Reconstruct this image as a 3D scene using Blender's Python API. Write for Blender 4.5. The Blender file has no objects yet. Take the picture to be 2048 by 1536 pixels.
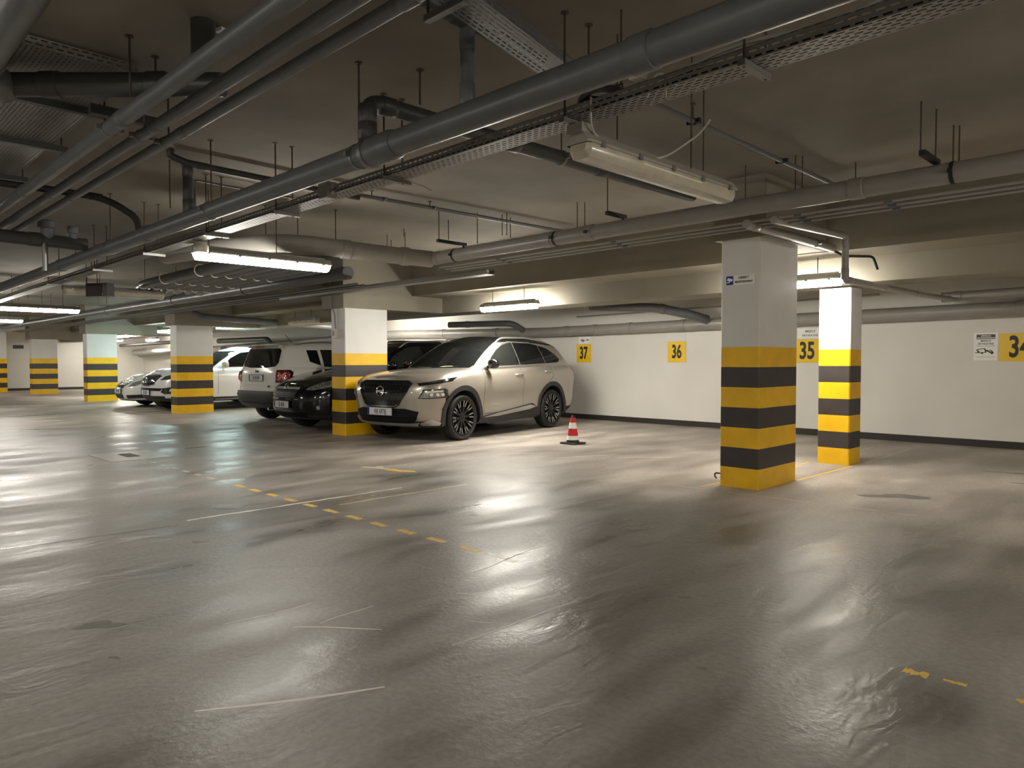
import bpy, bmesh, math, random
from mathutils import Vector, Matrix
from mathutils.bvhtree import BVHTree
random.seed(7)
SC = bpy.context.scene
COL = SC.collection
PI = math.pi
ZC = 3.05            # soffit of the main slab

# ------------------------------------------------------------------ materials
MATS = {}

def mat(name, col, rough=.5, metal=0., coat=0., spec=.5, var=0., vscale=6., bump=0., bscale=40., emit=None, estr=0., rvar=0.):
    if name in MATS:
        return MATS[name]
    m = bpy.data.materials.new(name)
    m.use_nodes = True
    nt = m.node_tree
    b = nt.nodes['Principled BSDF']
    b.inputs['Base Color'].default_value = (*col, 1)
    b.inputs['Roughness'].default_value = rough
    b.inputs['Metallic'].default_value = metal
    b.inputs['Coat Weight'].default_value = coat
    b.inputs['Coat Roughness'].default_value = .06
    b.inputs['Specular IOR Level'].default_value = spec
    if var or bump or rvar:
        tc = nt.nodes.new('ShaderNodeTexCoord')
    if var or rvar:
        n = nt.nodes.new('ShaderNodeTexNoise')
        n.inputs['Scale'].default_value = vscale
        n.inputs['Detail'].default_value = 5
        nt.links.new(tc.outputs['Object'], n.inputs['Vector'])
        if var:
            r = nt.nodes.new('ShaderNodeValToRGB')
            r.color_ramp.elements[0].position = .3
            r.color_ramp.elements[1].position = .7
            r.color_ramp.elements[0].color = (*[c * (1 - var) for c in col], 1)
            r.color_ramp.elements[1].color = (*[min(1, c * (1 + var)) for c in col], 1)
            nt.links.new(n.outputs['Fac'], r.inputs['Fac'])
            nt.links.new(r.outputs['Color'], b.inputs['Base Color'])
        if rvar:
            mr = nt.nodes.new('ShaderNodeMapRange')
            mr.inputs['To Min'].default_value = max(.02, rough - rvar)
            mr.inputs['To Max'].default_value = min(1, rough + rvar)
            nt.links.new(n.outputs['Fac'], mr.inputs['Value'])
            nt.links.new(mr.outputs['Result'], b.inputs['Roughness'])
    if bump:
        n2 = nt.nodes.new('ShaderNodeTexNoise')
        n2.inputs['Scale'].default_value = bscale
        n2.inputs['Detail'].default_value = 4
        nt.links.new(tc.outputs['Object'], n2.inputs['Vector'])
        bp = nt.nodes.new('ShaderNodeBump')
        bp.inputs['Strength'].default_value = bump
        bp.inputs['Distance'].default_value = .01
        nt.links.new(n2.outputs['Fac'], bp.inputs['Height'])
        nt.links.new(bp.outputs['Normal'], b.inputs['Normal'])
    if emit:
        b.inputs['Emission Color'].default_value = (*emit, 1)
        b.inputs['Emission Strength'].default_value = estr
    MATS[name] = m
    return m

def floor_material():
    m = bpy.data.materials.new('worn_sealed_concrete')
    m.use_nodes = True
    nt = m.node_tree
    L = nt.links.new
    b = nt.nodes['Principled BSDF']
    tc = nt.nodes.new('ShaderNodeTexCoord')
    def noise(scale, det, vec=None, dist=0.):
        n = nt.nodes.new('ShaderNodeTexNoise')
        n.inputs['Scale'].default_value = scale
        n.inputs['Detail'].default_value = det
        n.inputs['Distortion'].default_value = dist
        L(vec or tc.outputs['Object'], n.inputs['Vector'])
        return n
    def ramp(src, p0, c0, p1, c1):
        r = nt.nodes.new('ShaderNodeValToRGB')
        e = r.color_ramp.elements
        e[0].position, e[1].position = p0, p1
        e[0].color, e[1].color = (*c0, 1), (*c1, 1)
        L(src, r.inputs['Fac'])
        return r
    mp = nt.nodes.new('ShaderNodeMapping')
    mp.inputs['Scale'].default_value = (1.0, .35, 1)
    mp.inputs['Rotation'].default_value = (0, 0, .5)
    L(tc.outputs['Object'], mp.inputs['Vector'])
    big = noise(.45, 5, dist=.6)
    mid = noise(2.2, 7, mp.outputs['Vector'], .4)
    fine = noise(34, 8)
    c1 = ramp(big.outputs['Fac'], .32, (.215, .194, .171), .70, (.305, .277, .246))
    c2 = ramp(mid.outputs['Fac'], .30, (.50, .485, .47), .68, (1.18, 1.18, 1.18))
    mx = nt.nodes.new('ShaderNodeMix')
    mx.data_type = 'RGBA'
    mx.blend_type = 'MULTIPLY'
    mx.inputs[0].default_value = .9
    L(c1.outputs['Color'], mx.inputs[6])
    L(c2.outputs['Color'], mx.inputs[7])
    c3 = ramp(fine.outputs['Fac'], .3, (.80, .80, .80), .7, (1.12, 1.12, 1.12))
    mx2 = nt.nodes.new('ShaderNodeMix')
    mx2.data_type = 'RGBA'
    mx2.blend_type = 'MULTIPLY'
    mx2.inputs[0].default_value = .8
    L(mx.outputs[2], mx2.inputs[6])
    L(c3.outputs['Color'], mx2.inputs[7])
    # the bays are dusty and matt, the driving lane is polished dark by tyres
    sx = nt.nodes.new('ShaderNodeSeparateXYZ')
    L(tc.outputs['Object'], sx.inputs[0])
    ed = noise(.8, 6, dist=.5)
    ma = nt.nodes.new('ShaderNodeMath')
    ma.operation = 'MULTIPLY_ADD'
    ma.inputs[1].default_value = 2.4
    L(ed.outputs['Fac'], ma.inputs[0])
    L(sx.outputs['Y'], ma.inputs[2])
    dm = nt.nodes.new('ShaderNodeMapRange')
    dm.interpolation_type = 'SMOOTHSTEP'
    dm.inputs['From Min'].default_value = 5.9
    dm.inputs['From Max'].default_value = 7.3
    L(ma.outputs[0], dm.inputs['Value'])
    mx3 = nt.nodes.new('ShaderNodeMix')
    mx3.data_type = 'RGBA'
    mx3.blend_type = 'MULTIPLY'
    mx3.inputs[7].default_value = (1.62, 1.60, 1.56, 1)
    L(dm.outputs['Result'], mx3.inputs[0])
    L(mx2.outputs[2], mx3.inputs[6])
    L(mx3.outputs[2], b.inputs['Base Color'])
    # gloss: polished by tyres in places, scuffed in others
    rr = nt.nodes.new('ShaderNodeMapRange')
    rr.inputs['From Min'].default_value = .3
    rr.inputs['From Max'].default_value = .7
    rr.inputs['To Min'].default_value = .24
    rr.inputs['To Max'].default_value = .56
    L(mid.outputs['Fac'], rr.inputs['Value'])
    ra = nt.nodes.new('ShaderNodeMath')
    ra.operation = 'MULTIPLY_ADD'
    ra.inputs[1].default_value = .14
    L(dm.outputs['Result'], ra.inputs[0])
    L(rr.outputs['Result'], ra.inputs[2])
    L(ra.outputs[0], b.inputs['Roughness'])
    b.inputs['Specular IOR Level'].default_value = .42
    wav = noise(9, 7, mp.outputs['Vector'], .8)
    ad = nt.nodes.new('ShaderNodeMath')
    ad.operation = 'MULTIPLY_ADD'
    ad.inputs[1].default_value = .35
    L(fine.outputs['Fac'], ad.inputs[0])
    L(wav.outputs['Fac'], ad.inputs[2])
    bp = nt.nodes.new('ShaderNodeBump')
    bp.inputs['Strength'].default_value = .42
    bp.inputs['Distance'].default_value = .012
    L(ad.outputs[0], bp.inputs['Height'])
    L(bp.outputs['Normal'], b.inputs['Normal'])
    return m

def perforated(name, col, rough=.45):
    """sheet steel with staggered slots (real see-through holes), laid out in UV metres"""
    m = bpy.data.materials.new(name)
    m.use_nodes = True
    nt = m.node_tree
    b = nt.nodes['Principled BSDF']
    b.inputs['Base Color'].default_value = (*col, 1)
    b.inputs['Metallic'].default_value = .35
    b.inputs['Roughness'].default_value = rough
    uv = nt.nodes.new('ShaderNodeUVMap')
    br = nt.nodes.new('ShaderNodeTexBrick')
    br.inputs['Scale'].default_value = 1
    br.inputs['Brick Width'].default_value = .05
    br.inputs['Row Height'].default_value = .025
    br.inputs['Mortar Size'].default_value = .0085
    br.inputs['Mortar Smooth'].default_value = 0
    nt.links.new(uv.outputs['UV'], br.inputs['Vector'])
    nt.links.new(br.outputs['Fac'], b.inputs['Alpha'])
    return m

M_FLOOR = floor_material()
M_CEIL = mat('bare_concrete', (.215, .190, .155), .85, var=.16, vscale=1.3, bump=.25, bscale=9)
M_BEAM = mat('painted_concrete_beam', (.27, .245, .195), .8, var=.10, vscale=1.5, bump=.15, bscale=12)
M_WALL = mat('white_wall_paint', (.74, .715, .66), .5, var=.05, vscale=.9, bump=.06, bscale=14)
M_BASE = mat('dark_brown_skirting_paint', (.028, .022, .018), .5)
M_WHITE = mat('pillar_white_paint', (.70, .69, .66), .5, var=.03, vscale=3, bump=.05, bscale=18)
M_YEL = mat('pillar_yellow_paint', (.86, .50, .003), .5, var=.08, vscale=5)
M_DARK = mat('pillar_dark_paint', (.042, .034, .032), .5, var=.12, vscale=5)
M_PVC = mat('grey_pvc', (.125, .131, .136), .38, var=.10, vscale=5)
M_PVCL = mat('light_grey_pvc', (.30, .285, .26), .36, var=.08, vscale=5)
M_PVCD = mat('dark_grey_pvc', (.055, .056, .055), .42)
M_STEEL = mat('galvanised_steel', (.27, .27, .265), .42, metal=.8)
M_ROD = mat('rusty_threaded_steel', (.085, .065, .050), .6, metal=.5)
M_BLK = mat('black_rubber', (.018, .018, .018), .6)
M_TRAY = perforated('perforated_galvanised_sheet', (.29, .285, .275))
M_CABLE = mat('black_cable', (.012, .012, .012), .5)
M_WIRE = mat('white_cable', (.55, .52, .46), .5)
M_LAMPBODY = mat('lamp_housing_grey', (.34, .32, .28), .5)
M_LIT = mat('lit_diffuser_warm', (.9, .88, .8), .4, emit=(1, .95, .85), estr=30)
M_LITC = mat('lit_diffuser_cool', (.9, .9, .9), .4, emit=(.74, 1, .97), estr=34)
M_LITB = mat('lit_diffuser_new_tube', (.9, .88, .8), .4, emit=(1, .95, .85), estr=62)
M_OFF = mat('dusty_clear_diffuser', (.50, .45, .35), .22, var=.12, vscale=9, coat=.4)
M_LINE = mat('worn_yellow_line', (.72, .46, .06), .5, var=.18, vscale=30)
M_LINEW = mat('faded_cream_line', (.50, .44, .30), .42, var=.2, vscale=30)
M_STAIN = mat('dark_floor_stain', (.15, .14, .125), .5, var=.25, vscale=9)
M_SCR = mat('pale_scratch', (.78, .72, .64), .5)
M_SIGNY = mat('sign_yellow', (.88, .58, .012), .35)
M_SIGNW = mat('sign_white', (.90, .89, .86), .35)
M_INK = mat('sign_black', (.012, .010, .010), .45)
M_BLUE = mat('sign_blue', (.010, .022, .24), .4)
M_IVORY = mat('ivory_plastic', (.70, .66, .54), .4)

# ------------------------------------------------------------------ helpers
def obj(name, bm, m, parent=None, smooth=False, angle=40):
    me = bpy.data.meshes.new(name)
    bmesh.ops.recalc_face_normals(bm, faces=bm.faces)
    bm.to_mesh(me)
    bm.free()
    for x in (m if isinstance(m, (list, tuple)) else [m]):
        me.materials.append(x)
    if smooth:
        for p in me.polygons:
            p.use_smooth = True
        try:
            me.set_sharp_from_angle(angle=math.radians(angle))
        except Exception:
            pass
    o = bpy.data.objects.new(name, me)
    COL.objects.link(o)
    if parent is not None:
        o.parent = parent
    return o

def tag(o, label, cat, group=None):
    o['label'] = label
    o['category'] = cat
    if group:
        o['group'] = group
    return o

def thing(name, label, cat, loc=(0, 0, 0), rz=0., group=None):
    o = bpy.data.objects.new(name, None)
    o.empty_display_size = .1
    COL.objects.link(o)
    o.location = loc
    o.rotation_euler = (0, 0, rz)
    return tag(o, label, cat, group)

def struct(o):
    o['kind'] = 'structure'
    return o

def add_box(bm, c, s, rz=0., mi=0, bevel=0.):
    M = Matrix.Translation(c) @ Matrix.Rotation(rz, 4, 'Z') @ Matrix.Diagonal((*s, 1))
    r = bmesh.ops.create_cube(bm, size=1, matrix=M)
    fs = {f for v in r['verts'] for f in v.link_faces}
    for f in fs:
        f.material_index = mi
    if bevel:
        es = {e for v in r['verts'] for e in v.link_edges}
        bmesh.ops.bevel(bm, geom=list(es), offset=bevel, segments=2, affect='EDGES')

def box(c, s, rz=0., bevel=0.):
    bm = bmesh.new()
    add_box(bm, c, s, rz, 0, bevel)
    return bm

def box2(x0, x1, y0, y1, z0, z1, bevel=0.):
    return box(((x0 + x1) / 2, (y0 + y1) / 2, (z0 + z1) / 2), (x1 - x0, y1 - y0, z1 - z0), 0, bevel)

def fillet(pts, rad, n=6):
    pts = [Vector(p) for p in pts]
    if len(pts) < 3 or rad <= 0:
        return pts
    out = [pts[0]]
    for i in range(1, len(pts) - 1):
        p, a, b = pts[i], pts[i - 1] - pts[i], pts[i + 1] - pts[i]
        r = min(rad, a.length * .49, b.length * .49)
        p0, p1 = p + a.normalized() * r, p + b.normalized() * r
        for k in range(n + 1):
            t = k / n
            out.append(p0 * (1 - t) ** 2 + p * 2 * t * (1 - t) + p1 * t * t)
    out.append(pts[-1])
    return out

def sweep(bm, pts, r, seg=12, caps=True, mi=0):
    pts = [Vector(p) for p in pts]
    n = len(pts)
    T = []
    for i in range(n):
        t = (pts[min(i + 1, n - 1)] - pts[max(i - 1, 0)])
        T.append(t.normalized())
    up = Vector((0, 0, 1)) if abs(T[0].z) < .9 else Vector((1, 0, 0))
    N = (up - T[0] * up.dot(T[0])).normalized()
    rings = []
    for i in range(n):
        N = (N - T[i] * N.dot(T[i])).normalized()
        B = T[i].cross(N)
        rr = r[i] if isinstance(r, (list, tuple)) else r
        rings.append([bm.verts.new(pts[i] + (N * math.cos(2 * PI * k / seg) + B * math.sin(2 * PI * k / seg)) * rr) for k in range(seg)])
    for a, b in zip(rings, rings[1:]):
        for k in range(seg):
            bm.faces.new((a[k], a[(k + 1) % seg], b[(k + 1) % seg], b[k])).material_index = mi
    if caps:
        bm.faces.new(rings[0][::-1]).material_index = mi
        bm.faces.new(rings[-1]).material_index = mi

def tube(pts, r, seg=12, rad=0.):
    bm = bmesh.new()
    sweep(bm, fillet(pts, rad), r, seg)
    return bm

def lathe(bm, prof, seg=32, axis='Z', center=(0, 0, 0), mi=0):
    """prof: (radius, height) pairs, closed at axis when radius 0"""
    c = Vector(center)
    rings = []
    for (r, h) in prof:
        if r < 1e-6:
            p = {'Z': (0, 0, h), 'Y': (0, h, 0), 'X': (h, 0, 0)}[axis]
            rings.append([bm.verts.new(c + Vector(p))])
            continue
        ring = []
        for k in range(seg):
            a = 2 * PI * k / seg
            u, v = r * math.cos(a), r * math.sin(a)
            p = {'Z': (u, v, h), 'Y': (u, h, v), 'X': (h, u, v)}[axis]
            ring.append(bm.verts.new(c + Vector(p)))
        rings.append(ring)
    for a, b in zip(rings, rings[1:]):
        if len(a) == 1 and len(b) == 1:
            continue
        for k in range(seg):
            k2 = (k + 1) % seg
            if len(a) == 1:
                f = bm.faces.new((a[0], b[k2], b[k]))
            elif len(b) == 1:
                f = bm.faces.new((a[k], a[k2], b[0]))
            else:
                f = bm.faces.new((a[k], a[k2], b[k2], b[k]))
            f.material_index = mi

def prism(bm, poly, z0, z1, mi=0):
    a = [bm.verts.new((x, y, z0)) for x, y in poly]
    b = [bm.verts.new((x, y, z1)) for x, y in poly]
    n = len(poly)
    bm.faces.new(a[::-1]).material_index = mi
    bm.faces.new(b).material_index = mi
    for i in range(n):
        bm.faces.new((a[i], a[(i + 1) % n], b[(i + 1) % n], b[i])).material_index = mi

def text_obj(name, s, size, M, m, parent, depth=.0012, bold=0., sx=1., align='CENTER', spacing=1.):
    cu = bpy.data.curves.new(name, 'FONT')
    cu.body = s
    cu.size = size
    cu.extrude = depth
    cu.offset = bold
    cu.align_x = align
    cu.align_y = 'CENTER'
    cu.space_character = spacing
    cu.resolution_u = 4
    t = bpy.data.objects.new(name, cu)
    COL.objects.link(t)
    bpy.context.view_layer.update()
    me = bpy.data.meshes.new_from_object(t.evaluated_get(bpy.context.evaluated_depsgraph_get()))
    bpy.data.objects.remove(t)
    me.transform(M @ Matrix.Diagonal((sx, 1, 1, 1)))
    me.materials.clear()
    me.materials.append(m)
    o = bpy.data.objects.new(name, me)
    COL.objects.link(o)
    o.parent = parent
    return o

# text planes: facing -Y (read from the aisle), local x -> +X, local y -> +Z
FACE_Y = Matrix(((1, 0, 0, 0), (0, 0, -1, 0), (0, 1, 0, 0), (0, 0, 0, 1)))
def at(x, y, z, R=FACE_Y):
    return Matrix.Translation((x, y, z)) @ R

# ------------------------------------------------------------------ camera
W, H, F = 2048, 1536, 1444.6
def make_camera():
    yaw, pit, rol = map(math.radians, (45.02, 1.794, -.077))
    f0 = Vector((-math.sin(yaw), math.cos(yaw), 0))
    r0 = Vector((math.cos(yaw), math.sin(yaw), 0))
    u0 = Vector((0, 0, 1))
    f = f0 * math.cos(pit) - u0 * math.sin(pit)
    u = u0 * math.cos(pit) + f0 * math.sin(pit)
    r2 = r0 * math.cos(rol) + u * math.sin(rol)
    u2 = u * math.cos(rol) - r0 * math.sin(rol)
    cd = bpy.data.cameras.new('camera')
    cd.sensor_width = 36
    cd.lens = F / W * 36
    cd.clip_start = .05
    o = bpy.data.objects.new('camera', cd)
    COL.objects.link(o)
    M = Matrix((r2, u2, -f)).transposed().to_4x4()
    M.translation = (0, 0, 1.26)
    o.matrix_world = M
    SC.camera = o
make_camera()

# ------------------------------------------------------------------ the shell
XL, XR, YB, YW = -38.0, 5.0, -8.0, 12.3
floor = struct(obj('floor', box2(XL - .3, XR + .3, YB - .3, YW + .3, -.2, 0), M_FLOOR))
struct(obj('ceiling', box2(XL - .3, XR + .3, YB - .3, 8.05, ZC, ZC + .25), M_CEIL))
struct(obj('ceiling', box2(XL - .3, XR + .3, 8.05, YW + .3, 2.45, ZC + .25), M_BEAM))
struct(obj('wall_right', box2(XL - .3, XR + .3, YW, YW + .3, 0, 3.3), M_WALL))
struct(obj('wall_far', box2(XL - .3, XL, YB - .3, YW, 0, 3.3), M_WALL))
struct(obj('wall_back', box2(XL - .3, XR + .3, YB - .3, YB, 0, 3.3), M_WALL))
struct(obj('wall_near', box2(XR, XR + .3, YB, YW, 0, 3.3), M_WALL))
struct(obj('baseboard_right', box2(XL, XR, YW - .012, YW, 0, .105), M_BASE))
struct(obj('baseboard_far', box2(XL, XL + .012, YB, YW - .012, 0, .105), M_BASE))
# downstand beam parallel to the wall
struct(obj('trim_1', box2(XL, XR, 8.75, 9.38, 2.165, 2.47, .006), M_BEAM))

PILLARS = []
def pillar(x0, x1, y0, y1, ztop, label):
    bm = bmesh.new()
    c = .012
    o = [(x0 + c, y0), (x1 - c, y0), (x1, y0 + c), (x1, y1 - c), (x1 - c, y1), (x0 + c, y1), (x0, y1 - c), (x0, y0 + c)]
    zs = [.2 * i for i in range(8)] + [ztop]
    rings = [[bm.verts.new((x, y, z)) for x, y in o] for z in zs]
    for k in range(len(zs) - 1):
        mi = 0 if k == 7 else (1 if k % 2 == 0 else 2)
        for i in range(8):
            bm.faces.new((rings[k][i], rings[k][(i + 1) % 8], rings[k + 1][(i + 1) % 8], rings[k + 1][i])).material_index = mi
    bm.faces.new(rings[0][::-1])
    bm.faces.new(rings[-1])
    ob = obj('concrete_pillar', bm, [M_WHITE, M_YEL, M_DARK])
    tag(ob, label, 'pillar', 'striped pillars')
    return ob

pillar(-3.672, -3.257, 6.645, 7.49, 2.46, 'large nearest striped pillar with a camera notice on its white top')
pillar(-3.64, -3.262, 8.99, 9.36, 2.14, 'slimmer striped pillar standing right under a lit lamp, behind the largest pillar')
pillar(-11.08, -10.65, 6.645, 7.52, 2.17, 'striped pillar beside the beige car with a small wall box on its side')
pillar(-18.58, -18.16, 6.645, 7.53, 2.15, 'striped pillar standing in front of the silver car')
pillar(-26.08, -25.66, 6.645, 7.53, 2.15, 'striped pillar lit pale green, left of the white saloon car')
pillar(-33.50, -33.06, 6.66, 7.53, 2.15, 'shaded olive-looking striped pillar in front of the far wall')
pillar(-36.6, -36.15, 5.62, 6.4, 2.5, 'farthest striped pillar, cut by the left edge of the photo')

# crossbeams over the pillars
for i, (x0, x1, z0) in enumerate([(-3.735, -3.19, 2.46), (-11.31, -10.62, 2.17), (-18.78, -18.12, 2.15), (-26.3, -25.6, 2.15), (-33.8, -33.1, 2.15)]):
    struct(obj('trim_%d' % (i + 2), box2(x0, x1, 6.6, 8.76, z0, ZC + .01, .006), M_BEAM))

# ------------------------------------------------------------------ floor paint, scratches and stains (parts of the floor)
def floor_poly(name, poly, m, z=.0007):
    bm = bmesh.new()
    prism(bm, poly, .0, z)
    return obj(name, bm, m, floor)

def strip(p, q, w, rough=0., n=10):
    p, q = Vector(p), Vector(q)
    d = (q - p).normalized()
    nrm = Vector((-d.y, d.x)) * w / 2
    a, b = [], []
    for i in range(n + 1):
        t = p.lerp(q, i / n)
        a.append(t + nrm * (1 + random.uniform(-rough, rough)))
        b.append(t - nrm * (1 + random.uniform(-rough, rough)))
    return [tuple(v) for v in a] + [tuple(v) for v in b[::-1]]

for k in range(11):
    xc = -3.61 - .35 * k
    floor_poly('lane_dash', strip((xc - .095, 3.2), (xc + .095, 3.2), .06, .12), M_LINE)
for k in range(11, 21):
    xc = -3.61 - .35 * k
    a = random.uniform(.05, .09)
    floor_poly('lane_dash', strip((xc - a, 3.19), (xc + a, 3.2), .045, .5), M_LINEW)
floor_poly('lane_dash', strip((-3.45, 3.21), (-3.17, 3.2), .045, .6), M_LINEW)
floor_poly('lane_dash', strip((-3.02, 3.2), (-2.92, 3.2), .05, .6), M_LINEW)
floor_poly('lane_dash', strip((-.93, 3.19), (-.84, 3.19), .045, .7), M_LINE)
floor_poly('lane_dash', strip((-.79, 3.2), (-.71, 3.2), .022, .5), M_LINE)
floor_poly('lane_dash', strip((-.55, 3.2), (-.48, 3.2), .03, .5), M_LINE)
floor_poly('bay_line', strip((-3.24, 7.5), (-3.22, 8.95), .028, .2), M_LINE)
floor_poly('bay_line', strip((-3.2, 6.4), (-3.2, 6.62), .022, .3), M_LINEW)
floor_poly('bay_line', strip((-3.2, 9.4), (-3.26, 11.3), .022, .4), M_LINEW)
floor_poly('bay_line', strip((-3.76, 6.42), (-3.72, 8.95), .028, .2), M_LINE)
floor_poly('bay_line', strip((-3.72, 9.4), (-3.70, 11.2), .022, .4), M_LINEW)
floor_poly('bay_line', strip((-4.1, 6.31), (-2.6, 6.40), .022, .4), M_LINEW)
floor_poly('bay_line', strip((-2.5, 6.41), (-1.8, 6.46), .014, .7), M_LINEW)
floor_poly('bay_line', strip((-8.3, 6.36), (-8.02, 6.38), .05, .6), M_LINEW)
floor_poly('bay_line', strip((-.75, 5.75), (-.4, 5.78), .03, .6), M_LINEW)
floor_poly('bay_line', strip((-5.55, 3.4), (-5.55, 4.9), .035, .8), M_LINEW)
# remains of an arrow
floor_poly('worn_arrow', [(-6.98, 4.86), (-6.72, 4.92), (-6.55, 5.02), (-6.66, 5.06), (-6.84, 4.99), (-6.97, 5.0)], M_LINE)
floor_poly('worn_arrow', [(-7.35, 4.78), (-7.17, 4.86), (-7.0, 4.90), (-7.0, 4.98), (-7.13, 4.95), (-7.22, 5.03), (-7.3, 4.96), (-7.2, 4.92), (-7.38, 4.86)], M_LINEW)
# joint and scratches
def wander(p, q, w, amp, n=12):
    p, q = Vector(p), Vector(q)
    d = (q - p).normalized()
    nr = Vector((-d.y, d.x))
    ph = random.uniform(0, 6)
    mid = [p.lerp(q, i / n) + nr * amp * math.sin(ph + i / n * 4.2) for i in range(n + 1)]
    wd = [w * (.35 + .65 * math.sin(PI * min(1, max(0, (i + .6) / (n + 1.2))))) for i in range(n + 1)]
    return [tuple(m_ + nr * v / 2) for m_, v in zip(mid, wd)] + [tuple(m_ - nr * v / 2) for m_, v in reversed(list(zip(mid, wd)))]
floor_poly('slab_joint', strip((-5.88, .2), (-5.74, 2.1), .012, .5, 20), M_STAIN)
floor_poly('slab_joint', strip((-5.86, 2.2), (-5.86, 4.3), .03, .8, 20), M_SCR)
for p, q, w, a in [((-3.22, 2.86), (-3.30, 3.75), .010, .03), ((-3.29, 3.3), (-3.26, 3.45), .012, .01), ((-3.13, 1.66), (-2.82, 1.95), .009, .012), ((-3.08, 1.78), (-3.13, 2.10), .007, .012), ((-3.40, 1.45), (-3.38, 1.9), .010, .012),
                   ((-2.62, 2.3), (-2.42, 2.42), .006, .01), ((-6.4, 6.9), (-5.9, 7.7), .02, .04), ((-7.0, 6.6), (-6.6, 7.6), .02, .04), ((-5.7, 7.6), (-5.2, 8.2), .018, .03), ((-2.45, 2.05), (-2.4, 2.9), .01, .02),
                   ((-2.62, 1.0), (-2.3, 1.6), .02, .01)]:
    floor_poly('scratch', wander(p, q, w, a), M_SCR)
def blot(cx, cy, rx, ry, rot=0., n=26, j=.22):
    out = []
    for i in range(n):
        a = 2 * PI * i / n
        r = 1 + j * math.sin(3 * a + cx) + j * .7 * math.sin(5 * a + cy * 7) + random.uniform(-.05, .05)
        x, y = rx * r * math.cos(a), ry * r * math.sin(a)
        out.append((cx + x * math.cos(rot) - y * math.sin(rot), cy + x * math.sin(rot) + y * math.cos(rot)))
    return out
for args in [(-3.82, 1.02, .10, .05, .9), (-1.52, 2.62, .02, .012, .4), (-5.1, 2.0, .05, .02, .8), (-5.2, 3.2, .03, .02, 0), (-1.15, 8.9, .35, .06, 0), (-1.6, 9.7, .3, .05, .2),
             (-2.2, 7.25, .32, .10, .6), (-6.1, 2.6, .08, .03, .7), (-3.35, .95, .03, .01, .5), (-4.4, 3.95, .03, .02, .2), (-2.05, 3.35, .03, .015, .6)]:
    floor_poly('stain', blot(*args), M_STAIN, .0008)

# drain cover
t = thing('floor_drain', 'pale square drain surround with a dark grate set in the far aisle floor', 'drain', (-10.45, 3.2, 0))
obj('surround', box((0, 0, .002), (1.0, .75, .004)), mat('pale_mortar', (.36, .34, .30), .4, var=.1), t)
bm = box((-.05, 0, .005), (.42, .16, .004))
for i in range(9):
    add_box(bm, (-.23 + i * .045, 0, .008), (.012, .15, .004))
obj('grate', bm, M_STAIN, t)

# ------------------------------------------------------------------ signs
def number_sign(txt, xc, zc, w, h, label, size=.36, sx=.62):
    t = thing('parking_number_sign', label, 'sign', (xc, YW, zc), group='yellow bay number signs')
    obj('plate', box((0, -.006, 0), (w, .012, h), 0, .002), M_SIGNY, t)
    text_obj('number', txt, size, at(0, -.0125, -.005), M_INK, t, bold=.011, sx=sx)
    return t
number_sign('37', -10.08, 1.435, .40, .40, 'yellow bay sign reading 37, behind the beige car')
number_sign('36', -7.735, 1.44, .40, .41, 'yellow bay sign reading 36, between the cone and the largest pillar')
number_sign('35', -5.17, 1.43, .44, .40, 'yellow bay sign reading 35, seen between the two nearest pillars', .40, .68)
number_sign('34', -2.15, 1.45, .50, .40, 'yellow bay sign reading 34 at the right edge', .42, .66)

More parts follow.
